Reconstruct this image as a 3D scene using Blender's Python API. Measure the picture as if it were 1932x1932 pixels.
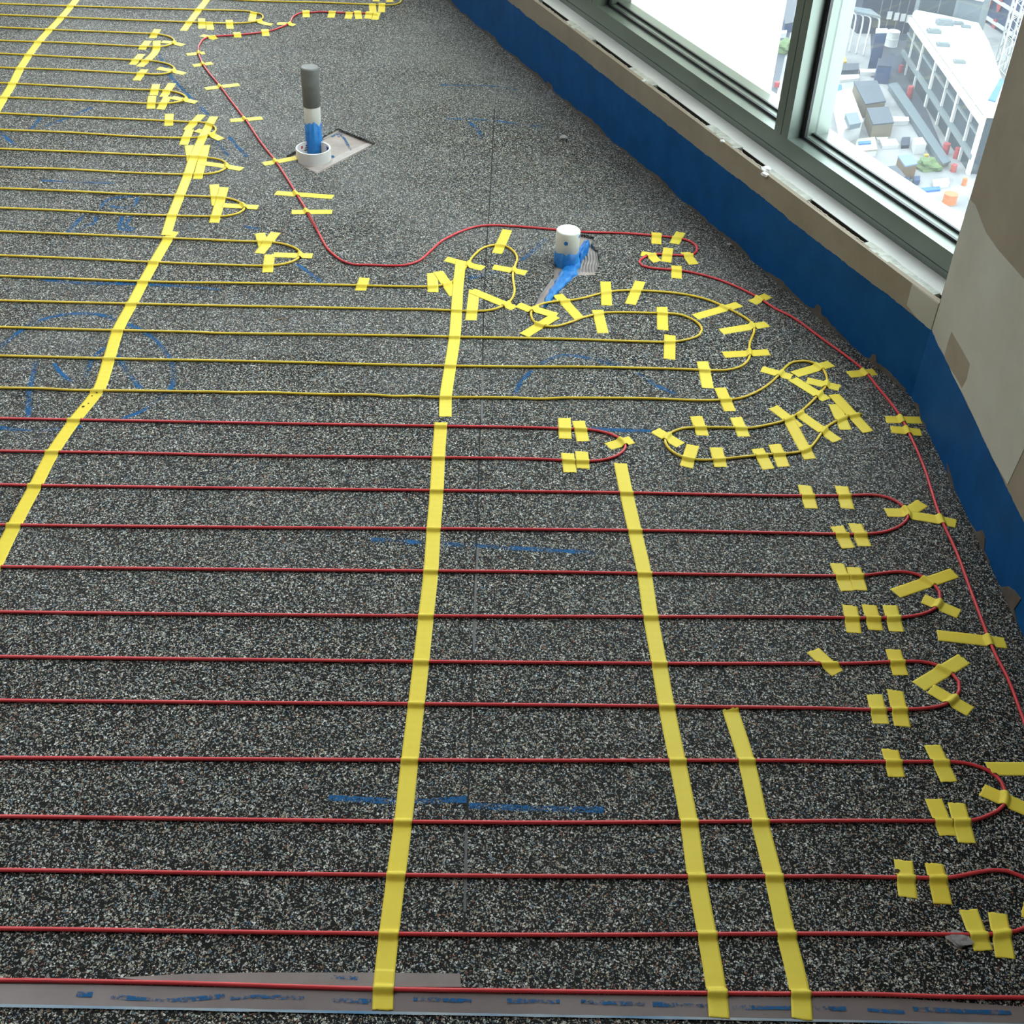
import bpy, bmesh, math, random
import numpy as np
from mathutils import Vector
for o in list(bpy.data.objects):
    bpy.data.objects.remove(o)
S = bpy.context.scene
COL = S.collection
PI = math.pi

# ------------------------------------------------------------------ camera
cam_d = bpy.data.cameras.new('camera')
cam = bpy.data.objects.new('camera', cam_d)
COL.objects.link(cam)
S.camera = cam
CAM_H, PITCH, ROLL = 1.45, 0.68216, -0.05105          # metres, radians: held at chest height, looking down
cam_d.sensor_fit = 'HORIZONTAL'
cam_d.sensor_width = 36.0
cam_d.lens = 36.0 * 2336.2 / 1932
cam_d.clip_start, cam_d.clip_end = 0.05, 1000
from mathutils import Matrix
fw = Vector((0, math.cos(PITCH), -math.sin(PITCH)))
rt = Vector((1, 0, 0)); dn = fw.cross(rt)
cr, sr = math.cos(ROLL), math.sin(ROLL)
rt2, dn2 = rt * cr + dn * sr, dn * cr - rt * sr
mw = Matrix((rt2, -dn2, -fw)).transposed().to_4x4()
mw.translation = (0, 0, CAM_H)
cam.matrix_world = mw

# ------------------------------------------------------------------ world, exposure
S.view_settings.view_transform = 'Standard'
S.view_settings.look = 'None'
S.view_settings.gamma = 1.0
S.view_settings.use_curve_mapping = False
S.view_settings.exposure = 2.97
W = bpy.data.worlds.new('overcast_sky'); S.world = W
W.use_nodes = True
wn = W.node_tree.nodes; wl = W.node_tree.links
bg = wn['Background']
SKY = 1.0
bg.inputs[0].default_value = (0.90, 0.96, 1.0, 1)
bg.inputs[1].default_value = SKY
try:
    S.cycles.max_bounces = 10
    S.cycles.diffuse_bounces = 5
    S.cycles.glossy_bounces = 4
    S.cycles.transparent_max_bounces = 16
    S.cycles.sample_clamp_indirect = 6.0
    S.cycles.caustics_reflective = False
    S.cycles.caustics_refractive = False
except Exception:
    pass

FILL_LAMP_W = 6.0                                     # unseen ceiling lamp, added to brighten the foreground and lower left

# ------------------------------------------------------------------ helpers
def mesh_obj(name, verts, faces, mat, parent=None, smooth=False, loc=None):
    m = bpy.data.meshes.new(name)
    if loc is not None:
        l = Vector(loc); verts = [Vector(v) - l for v in verts]
    m.from_pydata([tuple(v) for v in verts], [], faces)
    bm = bmesh.new(); bm.from_mesh(m)
    bmesh.ops.recalc_face_normals(bm, faces=bm.faces[:])
    bm.to_mesh(m); bm.free()
    if smooth:
        m.polygons.foreach_set('use_smooth', [True] * len(m.polygons))
    if mat: m.materials.append(mat)
    o = bpy.data.objects.new(name, m); COL.objects.link(o)
    if loc is not None: o.location = loc
    if parent is not None:
        o.parent = parent
        if loc is None:
            o.location = tuple(-c for c in parent.location) if parent.parent is None else (0, 0, 0)   # verts were given in world metres
        else:
            o.location = tuple(a - b for a, b in zip(loc, parent.location))
    return o
def tag(o, label, cat, group=None, kind=None):
    if label: o['label'] = label
    if cat: o['category'] = cat
    if group: o['group'] = group
    if kind: o['kind'] = kind
    return o
def empty(name, loc):
    o = bpy.data.objects.new(name, None); COL.objects.link(o); o.location = loc
    o.empty_display_size = 0.05
    return o
def prism(poly, z0, z1):
    n = len(poly)
    v = [(x, y, z0) for x, y in poly] + [(x, y, z1) for x, y in poly]
    f = [list(range(n))[::-1], list(range(n, 2 * n))] + [[i, (i + 1) % n, n + (i + 1) % n, n + i] for i in range(n)]
    return v, f
def box8(x0, x1, y0, y1, z0, z1):
    return prism([(x0, y0), (x1, y0), (x1, y1), (x0, y1)], z0, z1)
def join(parts):
    V, F = [], []
    for v, f in parts:
        k = len(V); V += list(v); F += [[i + k for i in q] for q in f]
    return V, F
def catmull(P, step):
    P = np.asarray(P, float)
    if P.shape[1] == 2: P = np.c_[P, np.zeros(len(P))]
    Q = np.vstack([2 * P[0] - P[1], P, 2 * P[-1] - P[-2]])
    out = []
    for i in range(1, len(Q) - 2):
        p0, p1, p2, p3 = Q[i - 1:i + 3]
        t01, t12, t23 = [max(np.linalg.norm(b - a), 1e-6) ** 0.5 for a, b in ((p0, p1), (p1, p2), (p2, p3))]
        m1 = (p2 - p1 + t12 * ((p1 - p0) / t01 - (p2 - p0) / (t01 + t12)))
        m2 = (p2 - p1 + t12 * ((p3 - p2) / t23 - (p3 - p1) / (t12 + t23)))
        n = max(1, int(np.linalg.norm(p2 - p1) / step))
        for t in np.arange(n) / n:
            out.append((2 * t**3 - 3 * t**2 + 1) * p1 + (t**3 - 2 * t**2 + t) * m1 + (-2 * t**3 + 3 * t**2) * p2 + (t**3 - t**2) * m2)
    out.append(P[-1])
    return np.array(out)
def tube(P, r, sides=10, closed=False):
    P = np.asarray(P, float); n = len(P)
    T = np.gradient(P, axis=0); T /= np.linalg.norm(T, axis=1)[:, None] + 1e-12
    ref = np.array([0, 0, 1.0])
    if abs(T[:, 2]).max() > .9: ref = np.array([0.31, 0.95, 0.05])
    B = np.cross(T, ref); B /= np.linalg.norm(B, axis=1)[:, None] + 1e-12
    N = np.cross(B, T)
    a = np.arange(sides) * 2 * PI / sides
    V = P[:, None, :] + r * (np.cos(a)[None, :, None] * B[:, None, :] + np.sin(a)[None, :, None] * N[:, None, :])
    V = V.reshape(-1, 3)
    F = [[i * sides + j, i * sides + (j + 1) % sides, (i + 1) * sides + (j + 1) % sides, (i + 1) * sides + j] for i in range(n - 1) for j in range(sides)]
    F += [list(range(sides))[::-1], list(range((n - 1) * sides, n * sides))]
    return V.tolist(), F

class Mat:
    def __init__(s, name, color=(.5, .5, .5), rough=.6, spec=.5, metal=0):
        s.m = bpy.data.materials.new(name); s.m.use_nodes = True
        s.n, s.l = s.m.node_tree.nodes, s.m.node_tree.links
        s.b = s.n['Principled BSDF']
        s.b.inputs['Base Color'].default_value = (*color, 1)
        s.b.inputs['Roughness'].default_value = rough
        s.b.inputs['Specular IOR Level'].default_value = spec
        s.b.inputs['Metallic'].default_value = metal
        s._co = None
    def new(s, t, **k):
        n = s.n.new(t)
        for a, v in k.items(): setattr(n, a, v)
        return n
    def co(s, scale=(1, 1, 1)):
        if s._co is None: s._co = s.new('ShaderNodeTexCoord')
        mp = s.new('ShaderNodeMapping'); mp.inputs['Scale'].default_value = scale
        s.l.new(s._co.outputs['Object'], mp.inputs[0]); return mp.outputs[0]
    def noise(s, scale, detail=4, rough=.55, vec=None):
        n = s.new('ShaderNodeTexNoise'); n.inputs['Scale'].default_value = scale
        n.inputs['Detail'].default_value = detail; n.inputs['Roughness'].default_value = rough
        s.l.new(vec or s.co(), n.inputs['Vector']); return n
    def ramp(s, fac, stops, interp='LINEAR'):
        r = s.new('ShaderNodeValToRGB'); r.color_ramp.interpolation = interp
        e = r.color_ramp.elements
        while len(e) < len(stops): e.new(.5)
        for q, (p, c) in zip(e, stops):
            q.position = p; q.color = (*c, 1) if len(c) == 3 else c
        s.l.new(fac, r.inputs[0]); return r.outputs[0]
    def mix(s, fac, a, b, mode='MIX'):
        m = s.new('ShaderNodeMix', data_type='RGBA', blend_type=mode)
        for sock, v in ((m.inputs[0], fac), (m.inputs[6], a), (m.inputs[7], b)):
            if hasattr(v, 'links'): s.l.new(v, sock)
            elif isinstance(v, (int, float)): sock.default_value = v
            else: sock.default_value = (*v, 1)
        return m.outputs[2]
    def math(s, op, a, b=0.0):
        m = s.new('ShaderNodeMath', operation=op)
        for sock, v in ((m.inputs[0], a), (m.inputs[1], b)):
            if hasattr(v, 'links'): s.l.new(v, sock)
            else: sock.default_value = v
        return m.outputs[0]
    def color(s, out): s.l.new(out, s.b.inputs['Base Color'])
    def bump(s, h, strength=.3, dist=.001):
        b = s.new('ShaderNodeBump'); b.inputs['Strength'].default_value = strength; b.inputs['Distance'].default_value = dist
        s.l.new(h, b.inputs['Height']); s.l.new(b.outputs[0], s.b.inputs['Normal'])
    def alpha(s, fac):
        t = s.new('ShaderNodeBsdfTransparent'); m = s.new('ShaderNodeMixShader')
        out = s.n['Material Output']
        if hasattr(fac, 'links'): s.l.new(fac, m.inputs[0])
        else: m.inputs[0].default_value = fac
        s.l.new(t.outputs[0], m.inputs[1]); s.l.new(s.b.outputs[0], m.inputs[2]); s.l.new(m.outputs[0], out.inputs[0])
def mottled(name, c1, c2, scale=8, rough=.7, bump=0, bscale=None, spec=.4):
    M = Mat(name, c1, rough, spec)
    M.color(M.ramp(M.noise(scale, 6, .6).outputs[0], [(.32, c1), (.68, c2)]))
    if bump: M.bump(M.noise(bscale or scale * 12, 4).outputs[0], bump)
    return M.m

# ------------------------------------------------------------------ materials
def rubber():
    M = Mat('speckled_rubber', (.03, .03, .03), .62, .12)
    co = M.co()
    nz = M.noise(240, 2, .5, co)
    off = M.new('ShaderNodeVectorMath', operation='SCALE'); off.inputs['Scale'].default_value = .0075
    sub = M.new('ShaderNodeVectorMath', operation='SUBTRACT'); sub.inputs[1].default_value = (.5, .5, .5)
    M.l.new(nz.outputs['Color'], sub.inputs[0]); M.l.new(sub.outputs[0], off.inputs[0])
    ad = M.new('ShaderNodeVectorMath', operation='ADD'); M.l.new(co, ad.inputs[0]); M.l.new(off.outputs[0], ad.inputs[1])
    def layer(scale, seed, cover, stops):
        mp = M.new('ShaderNodeMapping'); mp.inputs['Location'].default_value = (seed, seed * 1.7, 0)
        mp.inputs['Rotation'].default_value = (0, 0, seed)
        M.l.new(ad.outputs[0], mp.inputs[0])
        v = M.new('ShaderNodeTexVoronoi', feature='F1'); v.inputs['Scale'].default_value = scale
        v.inputs['Randomness'].default_value = 1
        M.l.new(mp.outputs[0], v.inputs['Vector'])
        sp = M.new('ShaderNodeSeparateColor'); M.l.new(v.outputs['Color'], sp.inputs[0])
        on = M.math('LESS_THAN', sp.outputs[0], cover)
        near = M.math('LESS_THAN', v.outputs['Distance'], .46)
        return M.math('MULTIPLY', on, near), M.ramp(sp.outputs[1], stops, 'CONSTANT'), sp.outputs[2]
    pal = [(0, (.50, .50, .47)), (.24, (.24, .25, .24)), (.40, (.74, .75, .71)), (.56, (.40, .32, .22)), (.72, (.22, .29, .32)), (.80, (.30, .34, .27)), (.88, (.10, .17, .25)), (.94, (.30, .13, .08))]
    m1, c1, _ = layer(300, .3, .50, pal)
    m2, c2, _ = layer(440, 1.9, .42, pal)
    base = M.ramp(M.noise(60, 3).outputs[0], [(.3, (.003, .003, .003)), (.7, (.009, .009, .0085))])
    col = M.mix(M.math('MULTIPLY', m2, .75), base, c2)
    col = M.mix(M.math('MULTIPLY', m1, .9), col, c1)
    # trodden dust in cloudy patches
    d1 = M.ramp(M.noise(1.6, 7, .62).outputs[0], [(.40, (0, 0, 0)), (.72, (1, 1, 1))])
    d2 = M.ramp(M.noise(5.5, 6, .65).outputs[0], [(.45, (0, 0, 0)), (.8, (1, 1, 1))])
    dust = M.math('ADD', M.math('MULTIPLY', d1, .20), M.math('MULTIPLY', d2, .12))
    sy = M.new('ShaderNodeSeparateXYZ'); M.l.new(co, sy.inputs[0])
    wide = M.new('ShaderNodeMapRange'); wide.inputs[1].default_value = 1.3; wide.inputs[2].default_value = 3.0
    wide.inputs[3].default_value = .12; wide.inputs[4].default_value = 1.1                   # dust, with window haze painted in, grows towards the far end
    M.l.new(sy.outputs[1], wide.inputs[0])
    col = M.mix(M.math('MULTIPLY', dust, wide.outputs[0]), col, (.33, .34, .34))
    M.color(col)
    M.bump(M.math('ADD', M.math('MULTIPLY', m1, .6), M.noise(400, 2).outputs[0]), .35, .0012)
    return M.m
def cable_mat(name, c1, c2):
    M = Mat(name, c1, .38, .5)
    M.color(M.ramp(M.noise(14, 4).outputs[0], [(.35, c1), (.7, c2)]))
    return M.m
def tape_mat():
    M = Mat('yellow_masking_tape', (.92, .70, .09), .5, .28)
    oi = M.new('ShaderNodeObjectInfo')
    c = M.mix(oi.outputs['Random'], (.90, .70, .065), (.95, .79, .10))
    c = M.mix(M.math('MULTIPLY', M.noise(120, 4).outputs[0], .22), c, (.80, .56, .04))
    M.color(c)
    M.bump(M.noise(900, 3).outputs[0], .12, .0004)
    M.alpha(.93)
    return M.m
def chalk_mat():
    M = Mat('blue_chalk', (.012, .115, .30), .8, .2)
    n = M.noise(260, 3, .6).outputs[0]; g = M.noise(20, 3).outputs[0]
    a = M.ramp(M.math('ADD', n, M.math('MULTIPLY', M.math('SUBTRACT', g, .5), .7)), [(.40, (0, 0, 0)), (.57, (.9, .9, .9))])
    M.alpha(a); return M.m
def paper_face():
    M = Mat('drywall_paper', (.25, .20, .15), .85, .2)
    M.color(M.ramp(M.noise(9, 7, .6).outputs[0], [(.3, (.265, .225, .172)), (.7, (.325, .28, .22))]))
    M.bump(M.noise(300, 3).outputs[0], .1); return M.m
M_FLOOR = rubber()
M_YEL = cable_mat('yellow_cable_sheath', (.78, .54, .03), (.84, .62, .05))
M_RED = cable_mat('red_cable_sheath', (.66, .04, .05), (.74, .06, .07))
M_TAPE = tape_mat()
M_CHALK = chalk_mat()
M_PAPER = paper_face()
M_PLASTER = mottled('joint_compound', (.42, .41, .35), (.53, .53, .48), 4, .8, .1, 120)
M_BLUE = mottled('blue_membrane', (.003, .062, .21), (.006, .088, .28), 14, .55, .3, 260, .12)
M_BLUEB = mottled('bright_blue_membrane', (.01, .14, .48), (.03, .26, .66), 40, .45, .3, 160)
M_RAG = mottled('brown_torn_membrane', (.08, .062, .05), (.15, .12, .10), 30, .7)
M_SLAB = mottled('sealed_screed', (.30, .24, .21), (.40, .33, .29), 22, .5, .1, 200)
M_GROUT = mottled('combed_mortar', (.30, .27, .26), (.44, .41, .40), 60, .8, .3, 400)
M_STRIP = mottled('taupe_film', (.165, .128, .125), (.225, .18, .178), 7, .38, .05, 60)
M_WHITE = mottled('white_paint', (.70, .71, .70), (.80, .80, .79), 10, .5, .05, 150)
M_SILL = mottled('dusty_white_sill', (.52, .52, .50), (.66, .66, .64), 6, .55, .05, 150)
M_EDGE = mottled('torn_board_edge', (.30, .26, .20), (.42, .37, .30), 80, .9)
M_CHIP = mottled('broken_plaster', (.34, .35, .31), (.54, .55, .50), 50, .8, .3, 200)
M_FRAME = Mat('green_grey_frame', (.17, .205, .18), .38, .5, .55).m
M_LEDGE = Mat('pale_aluminium', (.75, .79, .79), .4, .5, .0).m
M_GASKET = Mat('black_gasket', (.012, .013, .015), .5).m
M_DARK = Mat('dark_gap', (.02, .017, .013), .9).m
M_ROOM = mottled('unpainted_board', (.42, .39, .35), (.50, .47, .43), 2, .85)
M_CEIL = mottled('bare_ceiling', (.55, .55, .53), (.62, .62, .60), 2, .85)
M_PVC = mottled('white_pvc', (.72, .73, .68), (.80, .81, .77), 25, .35)
M_GREY = mottled('grey_duct_tape', (.14, .145, .14), (.19, .195, .19), 40, .5, .15, 90)
def film_mat():
    M = Mat('white_film', (.9, .89, .85), .5, .2)
    t = M.new('ShaderNodeBsdfTranslucent'); t.inputs[0].default_value = (.95, .93, .87, 1)
    m = M.new('ShaderNodeMixShader'); m.inputs[0].default_value = .6
    M.l.new(M.b.outputs[0], m.inputs[1]); M.l.new(t.outputs[0], m.inputs[2]); M.l.new(m.outputs[0], M.n['Material Output'].inputs[0])
    return M.m
M_FILM = film_mat()
def glass_mat():
    M = Mat('clear_glass', (1, 1, 1), .02)
    t = M.new('ShaderNodeBsdfTransparent'); t.inputs[0].default_value = (.93, .97, .96, 1)
    g = M.new('ShaderNodeBsdfGlossy'); g.inputs['Roughness'].default_value = .02
    m = M.new('ShaderNodeMixShader'); m.inputs[0].default_value = .04
    M.l.new(t.outputs[0], m.inputs[1]); M.l.new(g.outputs[0], m.inputs[2])
    tr = M.new('ShaderNodeBsdfTranslucent'); tr.inputs[0].default_value = (.9, .95, 1, 1)          # pale veil added to the glass to haze the view outside
    m2 = M.new('ShaderNodeMixShader'); m2.inputs[0].default_value = .016
    M.l.new(m.outputs[0], m2.inputs[1]); M.l.new(tr.outputs[0], m2.inputs[2]); M.l.new(m2.outputs[0], M.n['Material Output'].inputs[0])
    return M.m
M_GLASS = glass_mat()
def plain(name, c, rough=.7): return Mat(name, c, rough, .3).m

# ------------------------------------------------------------------ the window wall's own frame: s along it from the corner, n outwards, z up
KX, KY = 0.8455, 2.2478
DA = (-0.42070, 0.90720); NA = (DA[1], -DA[0])
DB = (0.04407, -0.99903); NB = (-DB[1], DB[0])
def A(s, n, z=None):
    p = (KX + DA[0] * s + NA[0] * n, KY + DA[1] * s + NA[1] * n)
    return p if z is None else (p[0], p[1], z)
def B(s, n, z=None):
    p = (KX + DB[0] * s + NB[0] * n, KY + DB[1] * s + NB[1] * n)
    return p if z is None else (p[0], p[1], z)
def abox(s0, s1, n0, n1, z0, z1, F=A):
    return prism([F(s0, n0), F(s1, n0), F(s1, n1), F(s0, n1)], z0, z1)
def aextrude(prof, s0, s1):                     # prof: (n, z) outline pushed along the wall
    k = len(prof)
    v = [A(s0, n, z) for n, z in prof] + [A(s1, n, z) for n, z in prof]
    f = [list(range(k)), list(range(k, 2 * k))[::-1]] + [[i, (i + 1) % k, k + (i + 1) % k, k + i] for i in range(k)]
    return v, f
LEN_A = 6.2
WX0, WY0 = -4.6, -2.2
farA = A(LEN_A, 0)
B_END = ((KY - WY0) / -DB[1])
ZC = 3.1

# ------------------------------------------------------------------ floor with two cut-outs, slab underneath
HOLE1 = [[-0.5731,3.5439],[-0.4493,3.4444],[-0.5832,3.2179],[-0.6898,3.3205]]
HOLE2 = [[0.1344,2.9385],[0.1752,2.9214],[0.166,2.8837],[0.182,2.8465],[0.1875,2.7828],[0.1712,2.7199],[0.1296,2.7115],[0.1053,2.6688],[0.0843,2.6252],[0.0563,2.5478],[0.0241,2.5547],[0.0425,2.6182],[0.0733,2.7139],[0.0743,2.7706],[0.0781,2.853]]
outer = [A(0, 0), farA, (WX0, farA[1]), (WX0, WY0), B(B_END, 0)]
bm = bmesh.new()
edges = []
for loop in (outer, HOLE1, HOLE2):
    vs = [bm.verts.new((x, y, 0)) for x, y in loop]
    edges += [bm.edges.new((vs[i], vs[(i + 1) % len(vs)])) for i in range(len(vs))]
bmesh.ops.triangle_fill(bm, use_beauty=True, use_dissolve=False, edges=edges)
ext = bmesh.ops.extrude_face_region(bm, geom=bm.faces[:])
for v in ext['geom']:
    if isinstance(v, bmesh.types.BMVert): v.co.z -= .008
bmesh.ops.recalc_face_normals(bm, faces=bm.faces[:])
me = bpy.data.meshes.new('floor'); bm.to_mesh(me); bm.free()
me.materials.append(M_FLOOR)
floor = bpy.data.objects.new('floor', me); COL.objects.link(floor)
tag(floor, 'black speckled rubber floor underlay with dusty patches', 'floor', kind='structure')
mesh_obj('concrete_slab', *prism(outer, -.3, -.008), M_SLAB, floor)
def ribbon(P, w, z):
    P = np.asarray(P, float)[:, :2]
    T = np.gradient(P, axis=0); T /= np.linalg.norm(T, axis=1)[:, None] + 1e-9
    Nn = np.c_[-T[:, 1], T[:, 0]]
    rnd = random.Random(len(P))
    ws = np.array([w * (.7 + .5 * rnd.random()) / 2 for _ in P])[:, None]
    L, R_ = P + Nn * ws, P - Nn * ws
    V = [(x, y, z) for x, y in L] + [(x, y, z) for x, y in R_]
    n = len(P)
    return V, [[i, i + 1, n + i + 1, n + i] for i in range(n - 1)]
for q in [[[-1.1189,2.2565],[-1.1041,2.3126],[-1.0813,2.3656],[-1.0448,2.3982],[-0.9909,2.4153],[-0.9423,2.4114],[-0.9005,2.3895],[-0.8529,2.3656],[-0.8115,2.3302],[-0.7657,2.2745],[-0.7365,2.2138],[-0.7207,2.149],[-0.7301,2.099],[-0.7574,2.0487],[-0.7889,2.0179]],[[-1.0245,1.9674],[-0.9634,1.9638],[-0.906,1.9711],[-0.8605,1.9841]],[[-0.8979,2.2779],[-0.911,2.2444],[-0.9113,2.2076],[-0.906,2.1619]],[[-0.9863,2.2057],[-0.9616,2.1719],[-0.9295,2.1396]],[[-1.0276,2.2122],[-1.0131,2.1519],[-1.0036,2.1031],[-0.9737,2.006]],[[-0.8614,2.2492],[-0.8446,2.2192],[-0.8105,2.1658],[-0.7812,2.1285]],[[-1.2462,4.0959],[-1.1656,3.9112],[-1.1087,3.8149],[-1.0436,3.7126],[-0.9689,3.5953]],[[-0.8728,3.438],[-0.8372,3.3759],[-0.7953,3.3072]],[[-0.9001,3.4057],[-0.8736,3.3526],[-0.8478,3.3098]],[[-1.4425,3.5115],[-1.4409,3.4715],[-1.4417,3.4221]],[[-1.4095,3.4459],[-1.3688,3.5112],[-1.3191,3.6054]],[[-1.5274,3.4012],[-1.4865,3.3491],[-1.4478,3.3073]],[[-1.0994,2.9431],[-1.0992,2.9901],[-1.0421,3.0208]],[[-1.0839,2.9604],[-1.0499,2.9488],[-1.0209,2.9678],[-1.0249,3.0148]],[[-1.1432,2.7889],[-1.1393,2.8402],[-1.131,2.9011]],[[-1.1274,2.8014],[-1.1104,2.8325],[-1.0921,2.8604],[-1.0995,2.8971]],[[-1.0342,2.9046],[-1.0175,2.832],[-0.9866,2.8282]],[[-1.0113,2.9072],[-1.0085,2.8477],[-0.9821,2.836]],[[-0.5539,2.6992],[-0.518,2.6585],[-0.4824,2.616]],[[-0.7193,2.8848],[-0.7005,2.8745],[-0.6775,2.871]],[[-0.3009,3.9345],[-0.1324,3.9465],[-0.0556,3.9283]],[[-0.2635,3.6584],[-0.1197,3.662],[-0.0472,3.6457],[0.0327,3.6305]],[[-0.1906,3.6422],[-0.1596,3.585],[-0.1485,3.5218]],[[-0.1332,2.6699],[-0.0944,2.6906],[-0.0686,2.71]],[[-0.0087,2.7731],[0.0228,2.835],[0.0498,2.8982]],[[0.0445,2.3022],[0.0924,2.3406],[0.1408,2.3384],[0.2083,2.3133],[0.1823,2.3303],[0.2228,2.314]],[[-0.0068,2.1769],[0.0057,2.2287],[0.0282,2.2741]],[[0.2576,2.2862],[0.291,2.2438],[0.3333,2.2096]],[[-0.2503,1.6863],[-0.0596,1.6837],[0.1498,1.6812]],[[-0.2422,1.1138],[-0.1354,1.1139],[-0.0445,1.1234]],[[-0.04,1.1124],[0.0476,1.1132],[0.1544,1.1171]],[[0.1528,2.0676],[0.2288,2.0666],[0.2737,2.0705]],[[-1.1334,2.5597],[-1.038,2.5507],[-0.9473,2.557],[-0.8247,2.5604],[-0.7059,2.5539]],[[-1.3035,3.0877],[-1.2012,3.0876],[-1.1114,3.0943]]]:
    mesh_obj('chalk_mark', *ribbon(catmull(q, .012), .011, .0002), M_CHALK, floor)
M_SEAM = plain('dark_seam', (.008, .008, .009)); M_SEAMT = plain('clear_seam_tape', (.12, .115, .12), .35)  # dark joint line between the underlay sheets, and its tape
mesh_obj('floor_seam', *ribbon(catmull([[-0.1303,4.2592],[-0.1157,3.6723],[-0.1037,3.1658],[-0.096,2.7411],[-0.0884,2.4855],[-0.0773,2.22],[-0.0718,2.008],[-0.0613,1.6983],[-0.0539,1.4806],[-0.0454,1.2301],[-0.0394,1.04],[-0.0342,0.9084]], .02), .0032, .00015), M_SEAM, floor)
for q in [[[-0.1293,4.2331],[-0.1231,3.9607],[-0.1194,3.7573]],[[-0.0783,2.2616],[-0.0714,2.0822]],[[-0.0577,1.6839],[-0.0555,1.5583],[-0.0504,1.4193]],[[-0.0416,1.0755],[-0.0355,0.9398]]]:
    mesh_obj('seam_filler', *ribbon(catmull(q, .015), .0042, .00018), M_SEAMT, floor)
strip = mesh_obj('seam_strip', *prism([[-1.3758,0.7765],[-0.6066,0.8077],[-0.3767,0.8133],[-0.1327,0.8224],[0.0309,0.8257],[0.5185,0.8466],[0.6659,0.8438],[0.9287,0.8467],[0.9204,0.8265],[0.0318,0.7968],[-0.5952,0.7754],[-1.3536,0.7471]], 0, .0012), M_STRIP, floor)
flap = mesh_obj('seam_strip_flap', *prism([[-0.468,0.8197],[-0.3807,0.83],[-0.2819,0.8373],[-0.1487,0.8447],[-0.0363,0.8494],[-0.0334,0.8314],[-0.1463,0.8252],[-0.2787,0.8205],[-0.4112,0.8185]], .0, .0016), mottled('pale_taupe_film', (.22, .18, .175), (.30, .25, .24), 12, .3), floor)
M_PALEBLUE = mottled('pale_blue_edge', (.10, .25, .45), (.45, .48, .47), 9, .5)
mesh_obj('strip_edge_line', *ribbon(catmull([[-1.3541,0.7478],[-0.5953,0.7757],[-0.2724,0.7866],[0.0318,0.7972],[0.3845,0.8096],[0.9207,0.8272]], .03), .0036, .0018), M_PALEBLUE, floor)
for q in [[[-0.5071,0.7955],[-0.4875,0.7959]],[[-0.4641,0.7943],[-0.3886,0.7942],[-0.3249,0.803]],[[-0.3178,0.8006],[-0.2823,0.8043],[-0.2264,0.8056]],[[-0.1933,0.8049],[-0.1439,0.8055]],[[-0.0918,0.8118],[-0.019,0.8133]],[[0.0246,0.8157],[0.0909,0.8176]],[[0.1175,0.8197],[0.1973,0.8205]],[[0.2073,0.8211],[0.2772,0.8224]],[[0.3072,0.8222],[0.364,0.8246],[0.4513,0.8283]],[[0.4779,0.828],[0.5246,0.8277]],[[0.5357,0.8329],[0.5992,0.8328],[0.6599,0.8343]],[[-0.1978,0.8354],[-0.1644,0.8358]]]:
    mesh_obj('chalk_mark', *ribbon(catmull(q, .012), .006, .0021), M_CHALK, floor)

# ------------------------------------------------------------------ wall under and around the window
Z_BLUE, Z_DRY, Z_SILL, N_F, Z_F = .165, .2265, .225, .0807, .284
Z_HEAD = 2.95
wa = empty('wall_far', A(3, 0, 0)); tag(wa, 'low taupe drywall under the windows with a broken plaster top edge', 'wall', kind='structure')
def wpart(name, vf, mat, par=wa, **k): return mesh_obj(name, *vf, mat, par, **k)
wpart('drywall_board', abox(0, LEN_A, 0, .0125, 0, Z_DRY), M_PAPER)
wpart('wall_core', abox(0, LEN_A, .033, .30, -.3, .2232), M_DARK)
wpart('board_backing', abox(0, LEN_A, .0125, .033, 0, .196), M_DARK)
wpart('wall_head', abox(0, LEN_A, 0, .30, Z_HEAD, ZC), M_PAPER)
rnd = random.Random(4)
def jag_top(F, s0, s1, z, n0, n1, amp, step=.008, z0=0.0, zb=None):
    S_ = np.arange(s0, s1 + step * .5, step); n = len(S_)
    tops = []; w = 0
    for s in S_:
        w = w * .8 + rnd.uniform(-1, 1) * amp * .5
        tops.append((z(s) if callable(z) else z) + w + rnd.uniform(-1, 1) * amp * .25)
    bots = [(zb(s) if zb else z0) for s in S_]
    V = [F(s, n0, b) for s, b in zip(S_, bots)] + [F(s, n0, t) for s, t in zip(S_, tops)] + [F(s, n1, b) for s, b in zip(S_, bots)] + [F(s, n1, t) for s, t in zip(S_, tops)]
    f = []
    for i in range(n - 1):
        f += [[i, i + 1, n + i + 1, n + i], [2 * n + i, 3 * n + i, 3 * n + i + 1, 2 * n + i + 1], [n + i, n + i + 1, 3 * n + i + 1, 3 * n + i], [i, 2 * n + i, 2 * n + i + 1, i + 1]]
    f += [[0, n, 3 * n, 2 * n], [n - 1, 3 * n - 1, 4 * n - 1, 2 * n - 1]]
    return V, f
b1 = wpart('blue_membrane_band', jag_top(A, 0, LEN_A, Z_BLUE, -.0022, 0, .0022, .008), M_BLUE); b1['label'] = 'dark blue waterproof coating along the bottom'
wpart('torn_brown_edge', jag_top(A, .02, 2.9, lambda s: .007 + .006 * math.sin(s * 23) * math.sin(s * 7.3) + (.014 if .35 < s < .37 or 1.86 < s < 1.9 or .13 < s < .15 else 0), -.0034, -.0022, .004, .006), M_RAG)
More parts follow.
